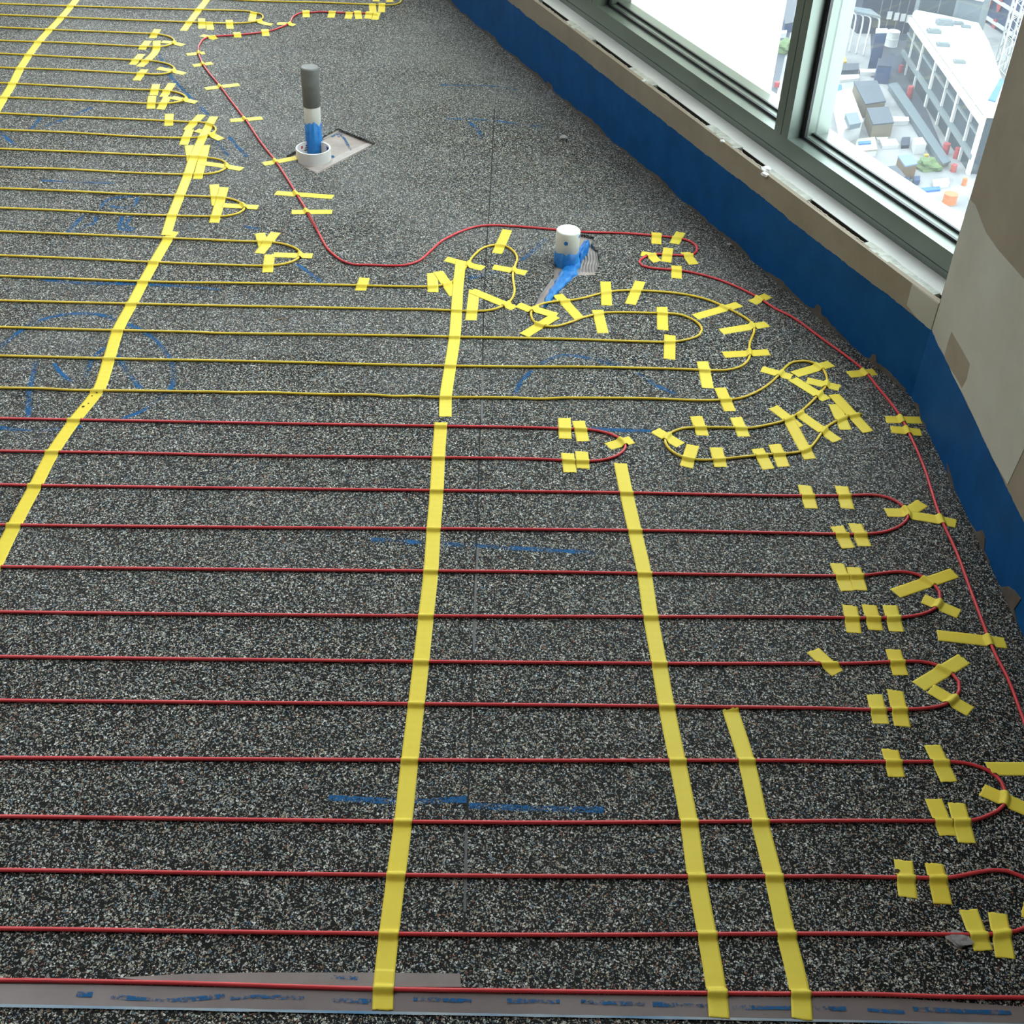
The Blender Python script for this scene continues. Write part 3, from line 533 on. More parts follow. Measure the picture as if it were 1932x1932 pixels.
for i, (P, lab) in enumerate([[[[-1.1849,4.4591],[-1.1587,4.3521]],"yellow tape piece on second cable row, nearest the short strip at top"],
[[[-1.1488,4.4187],[-1.127,4.3431]],"yellow tape piece below the second cable row, overlapping the one beside the short strip"],
[[[-1.0866,4.4573],[-1.0639,4.3641]],"lone yellow tape piece on the lower leg of the second yellow loop"],
[[[-1.0175,4.5522],[-1.0076,4.4583]],"yellow tape filling the inside of the second yellow loop's tip"],
[[[-0.9968,4.4745],[-0.9599,4.4399],[-0.9298,4.4275]],"yellow tape tab sticking out of the second yellow loop's tip"],
[[[-0.6076,4.8136],[-0.6007,4.7482]],"left tape piece cut by the top edge, inside the topmost loop"],
[[[-0.5565,4.8221],[-0.5509,4.7485]],"right tape piece cut by the top edge, inside the topmost loop"],
[[[-0.6123,4.7227],[-0.5968,4.62]],"left of two tape pieces hanging from the topmost yellow loop"],
[[[-0.577,4.7337],[-0.5673,4.6273]],"right of two tape pieces hanging from the topmost yellow loop"],
[[[-0.7429,4.6141],[-0.7389,4.5375]],"yellow tape piece on the far red cable, third from its far end"],
[[[-0.6807,4.6141],[-0.6772,4.5351]],"yellow tape piece on the far red cable, left of an overlapping pair"],
[[[-0.6557,4.6307],[-0.6383,4.5388]],"yellow tape piece on the far red cable, right of an overlapping pair"],
[[[-0.6098,4.628],[-0.6077,4.5461]],"yellow tape wrapped over the far end of the red cable, left piece"],
[[[-0.5819,4.6224],[-0.5815,4.538]],"yellow tape wrapped over the far end of the red cable, outermost piece"],
[[[-0.8397,4.6065],[-0.8251,4.5282]],"yellow tape piece just right of the far red cable's upper bend"],
[[[-0.9151,4.4412],[-0.8844,4.4461],[-0.8508,4.4342]],"yellow tape lying along the far red cable's S-bend"],
[[[-0.9463,4.3796],[-0.9288,4.3103]],"yellow tape piece on the far red cable, left of its S-bend"],
[[[-1.0352,4.3337],[-1.0192,4.2801]],"yellow tape piece on the red cable beside its top left corner"],
[[[-1.1453,4.2851],[-1.12,4.2727],[-1.0887,4.2532]],"yellow tape over the top left corner of the red perimeter cable"],
[[[-1.1501,4.0911],[-1.0955,4.1158]],"yellow tape across the red perimeter cable, first below its top left corner"],
[[[-1.1061,3.9919],[-1.0501,4.0246]],"yellow tape across the red perimeter cable, second below its top left corner"],
[[[-1.0233,3.7985],[-0.9272,3.8496]],"long yellow tape across the red perimeter cable level with the grey pipe top"],
[[[-0.8946,3.557],[-0.8051,3.5883]],"yellow tape across the red perimeter cable level with the grey pipe's middle"],
[[[-0.7406,3.2628],[-0.7143,3.2794],[-0.6844,3.2984],[-0.6562,3.3174]],"yellow tape across the red cable reaching to the white ring"],
[[[-0.6745,3.0838],[-0.5199,3.0768]],"longer yellow tape across the red cable below the white ring"],
[[[-0.6126,2.9747],[-0.5092,2.9882]],"shorter yellow tape across the red cable below the long one"],
[[[-1.3055,4.3236],[-1.3,4.2316]],"yellow tape on the upper leg of the third yellow loop"],
[[[-1.307,4.2038],[-1.3058,4.1151]],"yellow tape on the lower leg of the third yellow loop"],
[[[-1.2792,4.208],[-1.257,4.1006],[-1.2706,3.9582]],"long yellow tape from the third yellow loop down onto the fourth"],
[[[-1.2947,4.0734],[-1.2981,3.9736]],"yellow tape on the upper leg of the fourth yellow loop"],
[[[-1.2603,4.2003],[-1.2248,4.1951],[-1.1815,4.1754]],"yellow tape tab through the tip of the third yellow loop"],
[[[-1.2112,3.9548],[-1.1637,3.9376],[-1.1146,3.9162]],"yellow tape tab through the tip of the fourth yellow loop"],
[[[-1.249,3.9373],[-1.2491,3.8385]],"yellow tape on the lower leg of the fourth yellow loop"],
[[[-1.1812,3.816],[-1.1656,3.7231]],"left yellow tape on the upper leg of the fifth yellow loop"],
[[[-1.1347,3.8317],[-1.133,3.7145]],"right yellow tape on the upper leg of the fifth yellow loop"],
[[[-1.1681,3.7173],[-1.1457,3.6153]],"left yellow tape on the lower leg of the fifth yellow loop"],
[[[-1.121,3.7183],[-1.1167,3.615]],"right yellow tape on the lower leg of the fifth yellow loop"],
[[[-1.1082,3.7124],[-1.0665,3.6986],[-1.0238,3.6829]],"yellow tape tab through the tip of the fifth yellow loop"],
[[[-1.0824,3.5853],[-1.0623,3.4946]],"lone yellow tape on the upper leg of the sixth yellow loop"],
[[[-0.9869,3.5908],[-1.0029,3.4717]],"slanting yellow tape on the upper leg of the sixth yellow loop"],
[[[-0.9961,3.4756],[-0.9876,3.3642]],"yellow tape on the lower leg of the sixth yellow loop"],
[[[-0.9763,3.4732],[-0.9326,3.4496],[-0.8899,3.4146]],"yellow tape tab through the tip of the sixth yellow loop"],
[[[-0.9714,3.3625],[-0.9395,3.2577]],"yellow tape on the seventh yellow loop, left of the overlying strip"],
[[[-0.9257,3.3712],[-0.8972,3.1454]],"long yellow tape across both legs of the seventh yellow loop"],
[[[-0.9069,3.2483],[-0.8487,3.2361],[-0.791,3.2212]],"yellow tape tab through the tip of the seventh yellow loop"],
[[[-0.8461,3.1162],[-0.8117,2.9906]],"short left yellow tape on the upper leg of the eighth yellow loop"],
[[[-0.8159,3.1024],[-0.7969,2.8918]],"long yellow tape across both legs of the eighth yellow loop"],
[[[-0.7966,2.9924],[-0.7033,2.9915]],"yellow tape tab through the tip of the eighth yellow loop"],
[[[-0.6717,2.8483],[-0.6456,2.7683]],"left arm of the tape V on the ninth yellow loop's upper leg"],
[[[-0.6329,2.8557],[-0.6524,2.7397]],"right arm of the tape V on the ninth yellow loop's upper leg"],
[[[-0.6262,2.738],[-0.6149,2.6471]],"yellow tape on the lower leg of the ninth yellow loop"],
[[[-0.6173,2.7366],[-0.5685,2.7385],[-0.5218,2.7413]],"yellow tape tab through the tip of the ninth yellow loop"],
[[[-0.3816,2.6456],[-0.3835,2.5821]],"lone yellow tape piece on the long row below the ninth yellow loop"],
[[[-0.2224,2.6853],[-0.213,2.5928]],"yellow tape on the same long row, just left of the middle strip"],
[[[-0.2094,2.695],[-0.1616,2.5813]],"slanting yellow tape running under the middle strip near its upper end"],
[[[-0.1956,2.7615],[-0.1482,2.7409],[-0.1,2.7223]],"yellow crossbar tape at the upper end of the middle strip"],
[[[-0.0493,2.9366],[-0.0704,2.8047]],"yellow tape over the top of the yellow loop beside the white pipe"],
[[[-0.0777,2.7326],[0.005,2.7095]],"yellow tape across the right side of the loop beside the white pipe"],
[[[-0.1162,2.6134],[-0.1164,2.4717]],"upright yellow tape on the lower leg of the loop beside the white pipe"],
[[[-0.123,2.609],[-0.0178,2.5352]],"slanting yellow tape under the lower right of the loop beside the white pipe"],
[[[-0.0111,2.5527],[0.0246,2.5283]],"short yellow tape left of the tip of the loop under the white pipe"],
[[[0.027,2.5361],[0.0795,2.5112]],"yellow tape inside the loop tip under the white pipe, folded at its right"],
[[[0.0775,2.5095],[0.0069,2.4161]],"slanting yellow tape across the lower tip of the loop under the white pipe"],
[[[0.0817,2.6117],[0.1316,2.5064]],"slanting yellow tape under the neck of the loop below the white pipe"],
[[[0.1978,2.6875],[0.1974,2.5721]],"upright yellow tape on the big outer loop, right of the white pipe's blue trail"],
[[[0.2827,2.6975],[0.2533,2.583]],"pale slanting yellow tape on top of the big outer loop"],
[[[0.1749,2.5488],[0.1857,2.4449]],"yellow tape on the inner hairpin loop, near its left neck"],
[[[0.3281,2.5777],[0.3231,2.472]],"yellow tape on the upper leg of the inner hairpin loop"],
[[[0.3383,2.4517],[0.3301,2.3472]],"yellow tape on the lower leg of the inner hairpin loop"],
[[[0.4025,2.5389],[0.514,2.6096]],"slanting yellow tape across the upper right curve of the big outer loop"],
[[[0.4574,2.478],[0.5701,2.5236]],"yellow tape across the right side of the big outer loop"],
[[[0.4529,2.3777],[0.5572,2.3983]],"yellow tape across the lower right dent of the big outer loop"],
[[[0.4031,2.346],[0.4055,2.2386]],"yellow tape on the row closing the big outer loop"],
[[[0.4316,2.2432],[0.4443,2.155]],"yellow tape on the last yellow row, touching the tape above it"],
[[[0.3373,2.9647],[0.3335,2.9001]],"left yellow tape on the upper run of the red S-bend near the window wall"],
[[[0.4019,2.9738],[0.38,2.9064]],"right yellow tape on the upper run of the red S-bend near the window wall"],
[[[0.3632,2.8816],[0.3523,2.8042]],"middle yellow tape on the centre run of the red S-bend"],
[[[0.4048,2.8622],[0.4213,2.7995]],"right yellow tape on the centre run of the red S-bend"],
[[[0.2919,2.8416],[0.3111,2.8377],[0.3311,2.8031]],"left yellow tape on the centre run of the red S-bend"],
[[[0.3772,2.7879],[0.3725,2.7219]],"yellow tape on the lower run of the red S-bend"],
[[[0.5453,2.6201],[0.5896,2.6596]],"first yellow tape across the red cable along the window wall"],
[[[0.5316,2.3271],[0.5937,2.2989]],"yellow tape left of the knotted yellow loop's neck"],
[[[0.6009,2.3106],[0.6916,2.3639]],"yellow tape across the top right of the knotted yellow loop"],
[[[0.6254,2.29],[0.6929,2.266]],"yellow tape under the right side of the knotted yellow loop"],
[[[0.5942,2.2924],[0.6562,2.2161]],"slanting yellow tape inside the knotted yellow loop"],
[[[0.6705,2.2016],[0.6781,2.109]],"lower left yellow tape binding the yellow cable end"],
[[[0.6752,2.2389],[0.7235,2.1041]],"longest yellow tape binding the yellow cable end"],
[[[0.5372,2.1793],[0.5819,2.1091]],"slanting yellow tape left of the crossed pair below the knotted loop"],
[[[0.5641,2.1352],[0.5875,1.999]],"long yellow tape between the two yellow runs below the knotted loop"],
[[[0.5892,2.1583],[0.6539,2.0671]],"long slanting yellow tape left of the yellow cable end"],
[[[0.4855,2.0264],[0.4997,1.9585]],"left of the tape pair on the lowest yellow run"],
[[[0.5225,2.0446],[0.5309,1.969]],"right of the tape pair on the lowest yellow run"],
[[[0.7214,2.3219],[0.7835,2.3388]],"second yellow tape across the red cable along the window wall"],
[[[0.7693,2.1535],[0.8447,2.1583]],"upper of two close tapes across the red cable at the wall corner"],
[[[0.773,2.119],[0.8351,2.1127]],"lower of two close tapes across the red cable at the wall corner"],
[[[0.2821,2.0717],[0.3317,2.0243]],"yellow tape across the left tip of the lowest yellow loop"],
[[[0.371,2.1302],[0.3791,2.0617]],"left yellow tape on the upper leg of the lowest yellow loop"],
[[[0.4538,2.1337],[0.4634,2.0653]],"right yellow tape on the upper leg of the lowest yellow loop"],
[[[0.3562,2.0271],[0.3367,1.9518]],"leftmost tape on the lower leg of the lowest yellow loop"],
[[[0.4021,2.0229],[0.4054,1.9577]],"second tape from left on the lower leg of the lowest yellow loop"],
[[[0.0974,2.099],[0.0991,2.0266]],"left tape on the upper leg of the first red loop"],
[[[0.1262,2.0913],[0.1352,2.0207]],"right tape on the upper leg of the first red loop"],
[[[0.1842,2.007],[0.2341,2.0346]],"yellow tape across the tip of the first red loop"],
[[[0.1034,1.9779],[0.1086,1.9148]],"left tape on the lower leg of the first red loop"],
[[[0.1317,1.9858],[0.1341,1.93]],"right tape on the lower leg of the first red loop"],
[[[0.5628,1.9121],[0.5656,1.8407]],"left tape on the upper leg of the second red loop"],
[[[0.6356,1.9162],[0.6352,1.846]],"right tape on the upper leg of the second red loop"],
[[[0.7064,1.8399],[0.7455,1.8449],[0.7842,1.8755]],"crumpled yellow tape across the tip of the second red loop"],
[[[0.7484,1.8366],[0.8045,1.8256],[0.8339,1.8169]],"yellow tape joining the second red loop's tip to the perimeter cable"],
[[[0.6052,1.7921],[0.6162,1.7296]],"left tape on the lower leg of the second red loop"],
[[[0.6409,1.8026],[0.647,1.7372]],"right tape on the lower leg of the second red loop"],
[[[0.587,1.6861],[0.594,1.6132]],"left of two overlapping tapes on the third red loop's upper leg"],
[[[0.6157,1.6775],[0.6163,1.6161]],"right of two overlapping tapes on the third red loop's upper leg"],
[[[0.6765,1.613],[0.7971,1.6764]],"long slanting tape across the upper tip of the third red loop"],
[[[0.7229,1.6038],[0.778,1.5686]],"shorter slanting tape across the lower tip of the third red loop"],
[[[0.5907,1.5767],[0.5858,1.5087]],"left of three tapes on the third red loop's lower leg"],
[[[0.6247,1.5805],[0.6244,1.518]],"middle of three tapes on the third red loop's lower leg"],
[[[0.661,1.5819],[0.6593,1.5169]],"right of three tapes on the third red loop's lower leg"],
[[[0.7271,1.5135],[0.7819,1.5086],[0.8399,1.5028]],"long yellow tape across the perimeter cable between third and fourth red loops"],
[[[0.5088,1.4629],[0.5416,1.4122]],"slanting wrinkled tape on the fourth red loop's upper leg, set apart at left"],
[[[0.6441,1.474],[0.6446,1.4152]],"straight tape on the fourth red loop's upper leg"],
[[[0.6682,1.3925],[0.7594,1.4607]],"wide slanting tape across the upper tip of the fourth red loop"],
[[[0.6871,1.3892],[0.7397,1.3433]],"slanting tape across the lower tip of the fourth red loop"],
[[[0.5929,1.3701],[0.5913,1.3077]],"left of the tape pair on the fourth red loop's lower leg"],
[[[0.6283,1.3811],[0.624,1.3049]],"right of the tape pair on the fourth red loop's lower leg"],
[[[0.5946,1.2576],[0.5938,1.204]],"left tape on the upper leg of the fifth red loop"],
[[[0.662,1.2705],[0.6716,1.2002]],"right tape on the upper leg of the fifth red loop"],
[[[0.7367,1.2289],[0.8246,1.2346]],"yellow tape running off the right edge above the fifth red loop's tip"],
[[[0.7172,1.1888],[0.7831,1.1513]],"yellow tape across the tip of the fifth red loop, running off the right edge"],
[[[0.64,1.1673],[0.6465,1.1023]],"left of two overlapping tapes on the fifth red loop's lower leg"],
[[[0.6723,1.1615],[0.6703,1.091]],"right of two overlapping tapes on the fifth red loop's lower leg"],
[[[0.572,1.0565],[0.5659,0.9961]],"left tape on the second lowest red loop row, with a dark spot"],
[[[0.6145,1.0539],[0.6117,0.9891]],"right tape on the upper leg of the lowest red loop"],
[[[0.6444,0.9822],[0.6492,0.9209]],"left tape on the lower leg of the lowest red loop"],
[[[0.6831,0.9788],[0.6752,0.9116]],"right tape on the lower leg of the lowest red loop"],
[[[0.7192,0.9875],[0.7449,0.9766]],"yellow tape corner at the right edge by the lowest red loop's tip"]]):
    tape_of[lab] = tape(P, lab, i, 'yellow tape pieces holding the cables')
for i, (P, lab) in enumerate([[[[-1.6857,4.8789],[-1.6685,4.5902],[-1.6595,4.3978],[-1.6545,4.1311],[-1.6327,3.8971],[-1.6102,3.7555],[-1.5968,3.6418],[-1.573,3.454],[-1.5409,3.2137]],"long yellow tape strip across the upper left corner of the floor"],
[[[-1.2136,4.8259],[-1.2124,4.6656],[-1.2146,4.5279],[-1.2162,4.3208]],"short yellow tape strip across the two topmost cable rows"],
[[[-0.8843,2.8324],[-0.8885,2.7958],[-0.8919,2.6706],[-0.8925,2.5787],[-0.8915,2.4671],[-0.8912,2.3561],[-0.8773,2.2344],[-0.8651,2.1208],[-0.8684,2.0815],[-0.879,2.0122],[-0.889,1.9],[-0.8879,1.7932],[-0.8874,1.6771],[-0.8825,1.5496],[-0.8753,1.4208],[-0.8707,1.2168]],"long bent yellow tape strip running down through the blue circle to the left edge"],
[[[-0.9477,3.5796],[-0.9461,3.4382],[-0.9392,3.2802],[-0.9281,3.1672],[-0.9191,3.0434],[-0.9102,2.9189],[-0.8984,2.809]],"yellow tape strip over the sixth and seventh yellow loops"],
[[[-0.1571,2.7542],[-0.1559,2.6242],[-0.1517,2.5104],[-0.1483,2.3984],[-0.1494,2.2749],[-0.1504,2.1555],[-0.1461,2.0812]],"middle yellow tape strip beside the white pipe, ending above the first red row"],
[[[-0.1533,2.0616],[-0.1491,1.9392],[-0.1442,1.8388],[-0.1407,1.7218],[-0.1362,1.6094],[-0.1349,1.4976],[-0.1337,1.3943],[-0.1331,1.3042],[-0.1326,1.1878],[-0.1314,1.0818],[-0.1319,0.9932],[-0.132,0.9012],[-0.1307,0.8283],[-0.1283,0.7951]],"long middle yellow tape strip crossing every red row down to the bottom seam strip"],
[[[0.2073,1.9537],[0.2159,1.8562],[0.2265,1.7512],[0.2381,1.6345],[0.2437,1.5202],[0.2511,1.4191],[0.2571,1.3252],[0.2666,1.2137],[0.2754,1.1033],[0.2786,1.0134],[0.285,0.9235],[0.2898,0.842],[0.2894,0.8073]],"long yellow tape strip starting just below the tip of the first red loop"],
[[[0.3575,1.321],[0.3709,1.2205],[0.3775,1.1097],[0.3851,1.0197],[0.3902,0.931],[0.396,0.8471],[0.3933,0.8108]],"shorter right-hand yellow tape strip starting at the eighth red row"]]):
    tape_of[lab] = tape(P, lab, 500 + i, 'long yellow tape strips')
M_DIRT = plain('dark_dirt', (.05, .035, .015))
for key, (x, y), r in [["blue circle",[-0.8651,2.1021],0.0022],["blue circle",[-0.8715,2.0918],0.002],["blue circle",[-0.8709,2.0645],0.0019],["blue circle",[-0.8779,2.052],0.0034],["dark spot",[0.5594,1.038],0.0042]]:                         # dirt stuck on two of the tapes
    o = next(t for l, t in tape_of.items() if key in l)
    near_v = sorted(o.data.vertices, key=lambda v: (v.co.x + o.location.x - x) ** 2 + (v.co.y + o.location.y - y) ** 2)[:6]
    z = max(v.co.z for v in near_v) + .0001
    rr = random.Random(int(x * 1e4))
    k = [r * rr.uniform(.6, 1.2) for _ in range(10)]
    pv = [(x + k[i] * math.cos(i * .628), y + k[i] * math.sin(i * .628)) for i in range(10)]
    V, Fc = prism(pv, z - .0002, z + .0003)
    mesh_obj('dirt_spot', [(a - 0, b - 0, c) for a, b, c in V], Fc, M_DIRT, o)

# ------------------------------------------------------------------ pipes
def lathe(prof, c, seg=48):
    V, F = [], []
    k = len(prof)
    for i in range(seg):
        a = 2 * PI * i / seg
        V += [(c[0] + r * math.cos(a), c[1] + r * math.sin(a), c[2] + z) for r, z in prof]
    for i in range(seg):
        for j in range(k - 1):
            a = i * k + j; b = ((i + 1) % seg) * k + j
            F.append([a, b, b + 1, a + 1])
    F.append([i * k for i in range(seg)][::-1]); F.append([i * k + k - 1 for i in range(seg)])
    return V, F
def paint_sleeve(c, r, z0, topf, seg=72, thick=.0006):
    V, F = [], []
    for i in range(seg):
        a = 2 * PI * i / seg
        V += [(c[0] + (r + thick) * math.cos(a), c[1] + (r + thick) * math.sin(a), c[2] + z0), (c[0] + (r + thick) * math.cos(a), c[1] + (r + thick) * math.sin(a), c[2] + topf(a)), (c[0] + r * .98 * math.cos(a), c[1] + r * .98 * math.sin(a), c[2] + topf(a))]
    for i in range(seg):
        a, b = 3 * i, 3 * ((i + 1) % seg)
        F += [[a, b, b + 1, a + 1], [a + 1, b + 1, b + 2, a + 2]]
    return V, F
P1 = [-0.6171,3.3855]; ZS = -.008
p1 = empty('drain_pipe', (P1[0], P1[1], ZS)); tag(p1, 'tall narrow pipe with grey wrapped top rising from the floor cut-out', 'pipe')
r1 = .0232
cam_a1 = math.atan2(-P1[1], -P1[0])
def smooth_at(o):
    o.data.polygons.foreach_set('use_smooth', [len(p.vertices) == 4 for p in o.data.polygons]); return o
smooth_at(mesh_obj('pipe_body', *lathe([(r1, 0), (r1, .22)], (P1[0], P1[1], ZS)), M_PVC, p1))
def wob(a, amp): return amp * (math.sin(a * 3 + 1) + .6 * math.sin(a * 7 + 2) + .4 * math.sin(a * 13))
smooth_at(mesh_obj('grey_sleeve', *lathe([(r1 + .0008, .134), (r1 + .0014, .1345), (r1 + .0014, .18), (r1 + .002, .2375), (r1 + .0005, .2415), (r1 - .003, .2425)], (P1[0], P1[1], ZS)), M_GREY, p1))
def top1(a):
    d = (a - cam_a1 + PI) % (2 * PI) - PI
    return .085 + .012 * math.exp(-((d - .15) / .3) ** 2) + wob(a, .0035)
smooth_at(mesh_obj('blue_coating', *paint_sleeve((P1[0], P1[1], ZS), r1, 0, top1), M_BLUEB, p1))
R1 = [-0.6111,3.332]
ring = empty('tape_ring', (R1[0], R1[1], ZS)); tag(ring, 'white cardboard roll ring standing around the foot of the tall pipe', 'ring')
ro = .049
def ringmesh(ra, rb, z0, z1):
    return lathe([(ra, z0), (rb, z0), (rb, z1), (ra, z1), (ra, z0)], (R1[0], R1[1], ZS), 64)
v, f = ringmesh(ro - .0045, ro, .0, .034); f = f[:-2]
band = mesh_obj('ring_band', v, f, mottled('white_roll', (.74, .73, .72), (.80, .79, .79), 20, .6), ring)
# printed marks inside the ring, on the side seen over the near rim
def arc_patch(a0, a1, z0, z1, r, n=8):
    V = []
    for i in range(n + 1):
        a = a0 + (a1 - a0) * i / n
        V += [(R1[0] + r * math.cos(a), R1[1] + r * math.sin(a), ZS + z0), (R1[0] + r * math.cos(a), R1[1] + r * math.sin(a), ZS + z1)]
    return V, [[2 * i, 2 * i + 2, 2 * i + 3, 2 * i + 1] for i in range(n)]
M_INKR = plain('red_print', (.5, .06, .07)); M_INKB = plain('black_print', (.03, .03, .05))
mesh_obj('red_print', *arc_patch(2.45, 2.62, .018, .026, ro - .0047), M_INKR, band)
for k in range(3): mesh_obj('black_print', *arc_patch(2.05 + .01 * k, 2.36 - .06 * k, .009 + .0062 * k, .0125 + .0062 * k, ro - .0047), M_INKB, band)
mesh_obj('blue_print', *arc_patch(.1, .75, .004, .028, ro - .0047), plain('blue_smear', (.03, .06, .22)), band)
# marks in the first cut-out
for q, mt, w in [[[[-0.5858,3.4947],[-0.5677,3.5167],[-0.5484,3.4897],[-0.5306,3.4437],[-0.5131,3.3986]],"c",0.008],[[[-0.569,3.5264],[-0.5554,3.4986]],"c",0.02],[[[-0.5556,3.3515],[-0.5335,3.382],[-0.5081,3.4181]],"g",0.006],[[[-0.5648,3.3503],[-0.5562,3.356]],"c",0.02]]:
    mesh_obj('chalk_mark', *ribbon(catmull(q, .004), w, -.0072), M_CHALK if mt == 'c' else M_GROUT, floor)
M_LIP = mottled('pale_edge_tape', (.36, .31, .29), (.46, .41, .39), 40, .5)
for q in [[[-0.4691,3.4728],[-0.4538,3.4612],[-0.5875,3.2425],[-0.6218,3.2621],[-0.5978,3.2855]],[[-0.5744,3.5507],[-0.5669,3.5446],[-0.6035,3.471],[-0.6098,3.4818]]]: mesh_obj('cutout_edge_lip', *prism(q, -.0079, -.0066), M_LIP, floor)

P2 = [0.1025,2.7836]
p2 = empty('stub_pipe', (P2[0], P2[1], ZS)); tag(p2, 'short wide white pipe stub with blue coated foot and a blue dot', 'pipe')
r2 = .0297; h2 = 0.0931
cam_a2 = math.atan2(-P2[1], -P2[0])
smooth_at(mesh_obj('pipe_body', *lathe([(r2, 0), (r2, h2 - .003), (r2 - .0025, h2)], (P2[0], P2[1], ZS)), M_PVC, p2))
def top2(a):
    d = (a - cam_a2 + PI) % (2 * PI) - PI
    return .040 - .006 * math.exp(-((d + .05) / .16) ** 2) + .003 * math.cos(d * 3) + wob(a, .0004)
smooth_at(mesh_obj('blue_coating', *paint_sleeve((P2[0], P2[1], ZS), r2, .001, top2), M_BLUEB, p2))
def dot(a0, z, r, n=10):
    V = [(P2[0] + (r2 + .0004) * math.cos(a0), P2[1] + (r2 + .0004) * math.sin(a0), ZS + z)]
    for i in range(n):
        t = 2 * PI * i / n; a = a0 + r / r2 * math.cos(t) * (.85 + .2 * (i % 2))
        V.append((P2[0] + (r2 + .0004) * math.cos(a), P2[1] + (r2 + .0004) * math.sin(a), ZS + z + r * math.sin(t) * (.9 + .2 * (i % 2))))
    return V, [[0, 1 + i, 1 + (i + 1) % n] for i in range(n)]
mesh_obj('blue_dot', *dot(cam_a2 - .12, 0.0696, .0055), M_BLUEB, p2)
mesh_obj('blue_dot', *dot(cam_a2 + 1.2, 0.0696 + .012, .0045), M_BLUEB, p2)
# raised blue trail and combed mortar in the second cut-out
def mound(P, W_, hgt, z0):
    Q = catmull(P, .006)[:, :2]; n = len(Q); m = 9
    ws = np.interp(np.linspace(0, 1, n), np.linspace(0, 1, len(W_)), W_)
    T = np.gradient(Q, axis=0); T /= np.linalg.norm(T, axis=1)[:, None]; N_ = np.c_[-T[:, 1], T[:, 0]]
    V, F = [], []; rr = random.Random(3)
    for i in range(n):
        for j in range(m):
            u = -1 + 2 * j / (m - 1)
            k = 1 + .18 * math.sin(i * .9 + j) * (1 if abs(u) > .9 else .3)
            p = Q[i] + N_[i] * u * ws[i] / 2 * k
            e = min(1, min(i, n - 1 - i) / 2)
            V.append((p[0], p[1], z0 + hgt * math.sqrt(max(0, 1 - u * u)) * e * (1 + .25 * rr.uniform(-1, 1)) - .002 * (1 - e)))
    for i in range(n - 1):
        for j in range(m - 1):
            a = i * m + j; F.append([a, a + 1, a + m + 1, a + m])
    return V, F
for q, W_, hh in [[[[0.054,2.558],[0.0652,2.6085],[0.09,2.6753],[0.1115,2.7442],[0.1255,2.8029],[0.1454,2.8641],[0.1572,2.9077]],[0.014,0.024,0.034,0.04,0.036,0.02,0.014],0.012],[[[0.1336,2.7922],[0.1508,2.8468],[0.1599,2.8989]],[0.012,0.016,0.01],0.018]]:
    mesh_obj('blue_membrane_trail', *mound(q, W_, hh, ZS), M_BLUEB, floor, smooth=True)
for q in [[[0.1358,2.7355],[0.1402,2.7699],[0.1447,2.805],[0.1418,2.8399],[0.1511,2.8707]],[[0.1439,2.7363],[0.1473,2.7707],[0.1519,2.8058],[0.1496,2.8407],[0.1567,2.8689]],[[0.152,2.7372],[0.1544,2.7715],[0.159,2.8065],[0.1574,2.8416],[0.1622,2.8671]],[[0.1601,2.7381],[0.1615,2.7722],[0.1662,2.8073],[0.1651,2.8424],[0.1678,2.8653]],[[0.1682,2.7389],[0.1686,2.773],[0.1733,2.8081],[0.1729,2.8433],[0.1733,2.8635]],[[0.1763,2.7398],[0.1757,2.7737],[0.1805,2.8089],[0.1807,2.8441],[0.1788,2.8617]],[[0.1845,2.7407],[0.1828,2.7745],[0.1877,2.8096],[0.1885,2.845],[0.1844,2.86]],[[0.0279,2.5785],[0.0454,2.6276],[0.0711,2.7063]]]:
    mesh_obj('mortar_ridge', *mound(q, [.004, .0055, .004], .004, ZS), M_GROUT, floor, smooth=True)

# ------------------------------------------------------------------ small debris
v, f = blob((0, 0, .006), .012, 7, 2, (1.0, .8, .5))
o = mesh_obj('mortar_chip', [(x + 0.0963, y + 3.5455, z) for x, y, z in v], f, mottled('grey_mortar', (.30, .29, .29), (.42, .41, .41), 90, .9), loc=(0.0963, 3.5455, 0)); tag(o, 'small grey mortar chip lying on bare floor near the window wall', 'chip')
v, f = blob((0, 0, .002), .0045, 9, 2, (1.2, .6, .45))
o = mesh_obj('plaster_crumb', [(x + 0.5212, y + 2.9171, z) for x, y, z in v], f, M_WHITE, loc=(0.5212, 2.9171, 0)); tag(o, 'tiny white plaster crumb in the shade of the blue band', 'crumb')
v, f = tube(catmull([[-0.5579,2.4242],[-0.5467,2.4336],[-0.5301,2.4382]], .004) + np.array([0, 0, .0011]), .0009, 6)
o = mesh_obj('wood_splinter', v, f, plain('straw_wood', (.32, .22, .12)), loc=(*[[-0.5579,2.4242],[-0.5467,2.4336],[-0.5301,2.4382]][0], 0)); tag(o, 'thin tan splinter lying between two yellow cable rows', 'splinter')
v, f = blob((0, 0, .003), .014, 12, 3, (1.1, .8, .22))
o = mesh_obj('dust_fluff', [(x + 0.6206, y + 0.9351, z) for x, y, z in v], f, mottled('grey_fluff', (.22, .21, .21), (.38, .36, .36), 150, .95), loc=(0.6206, 0.9351, 0)); tag(o, 'tuft of grey dust against the second lowest red row', 'fluff')

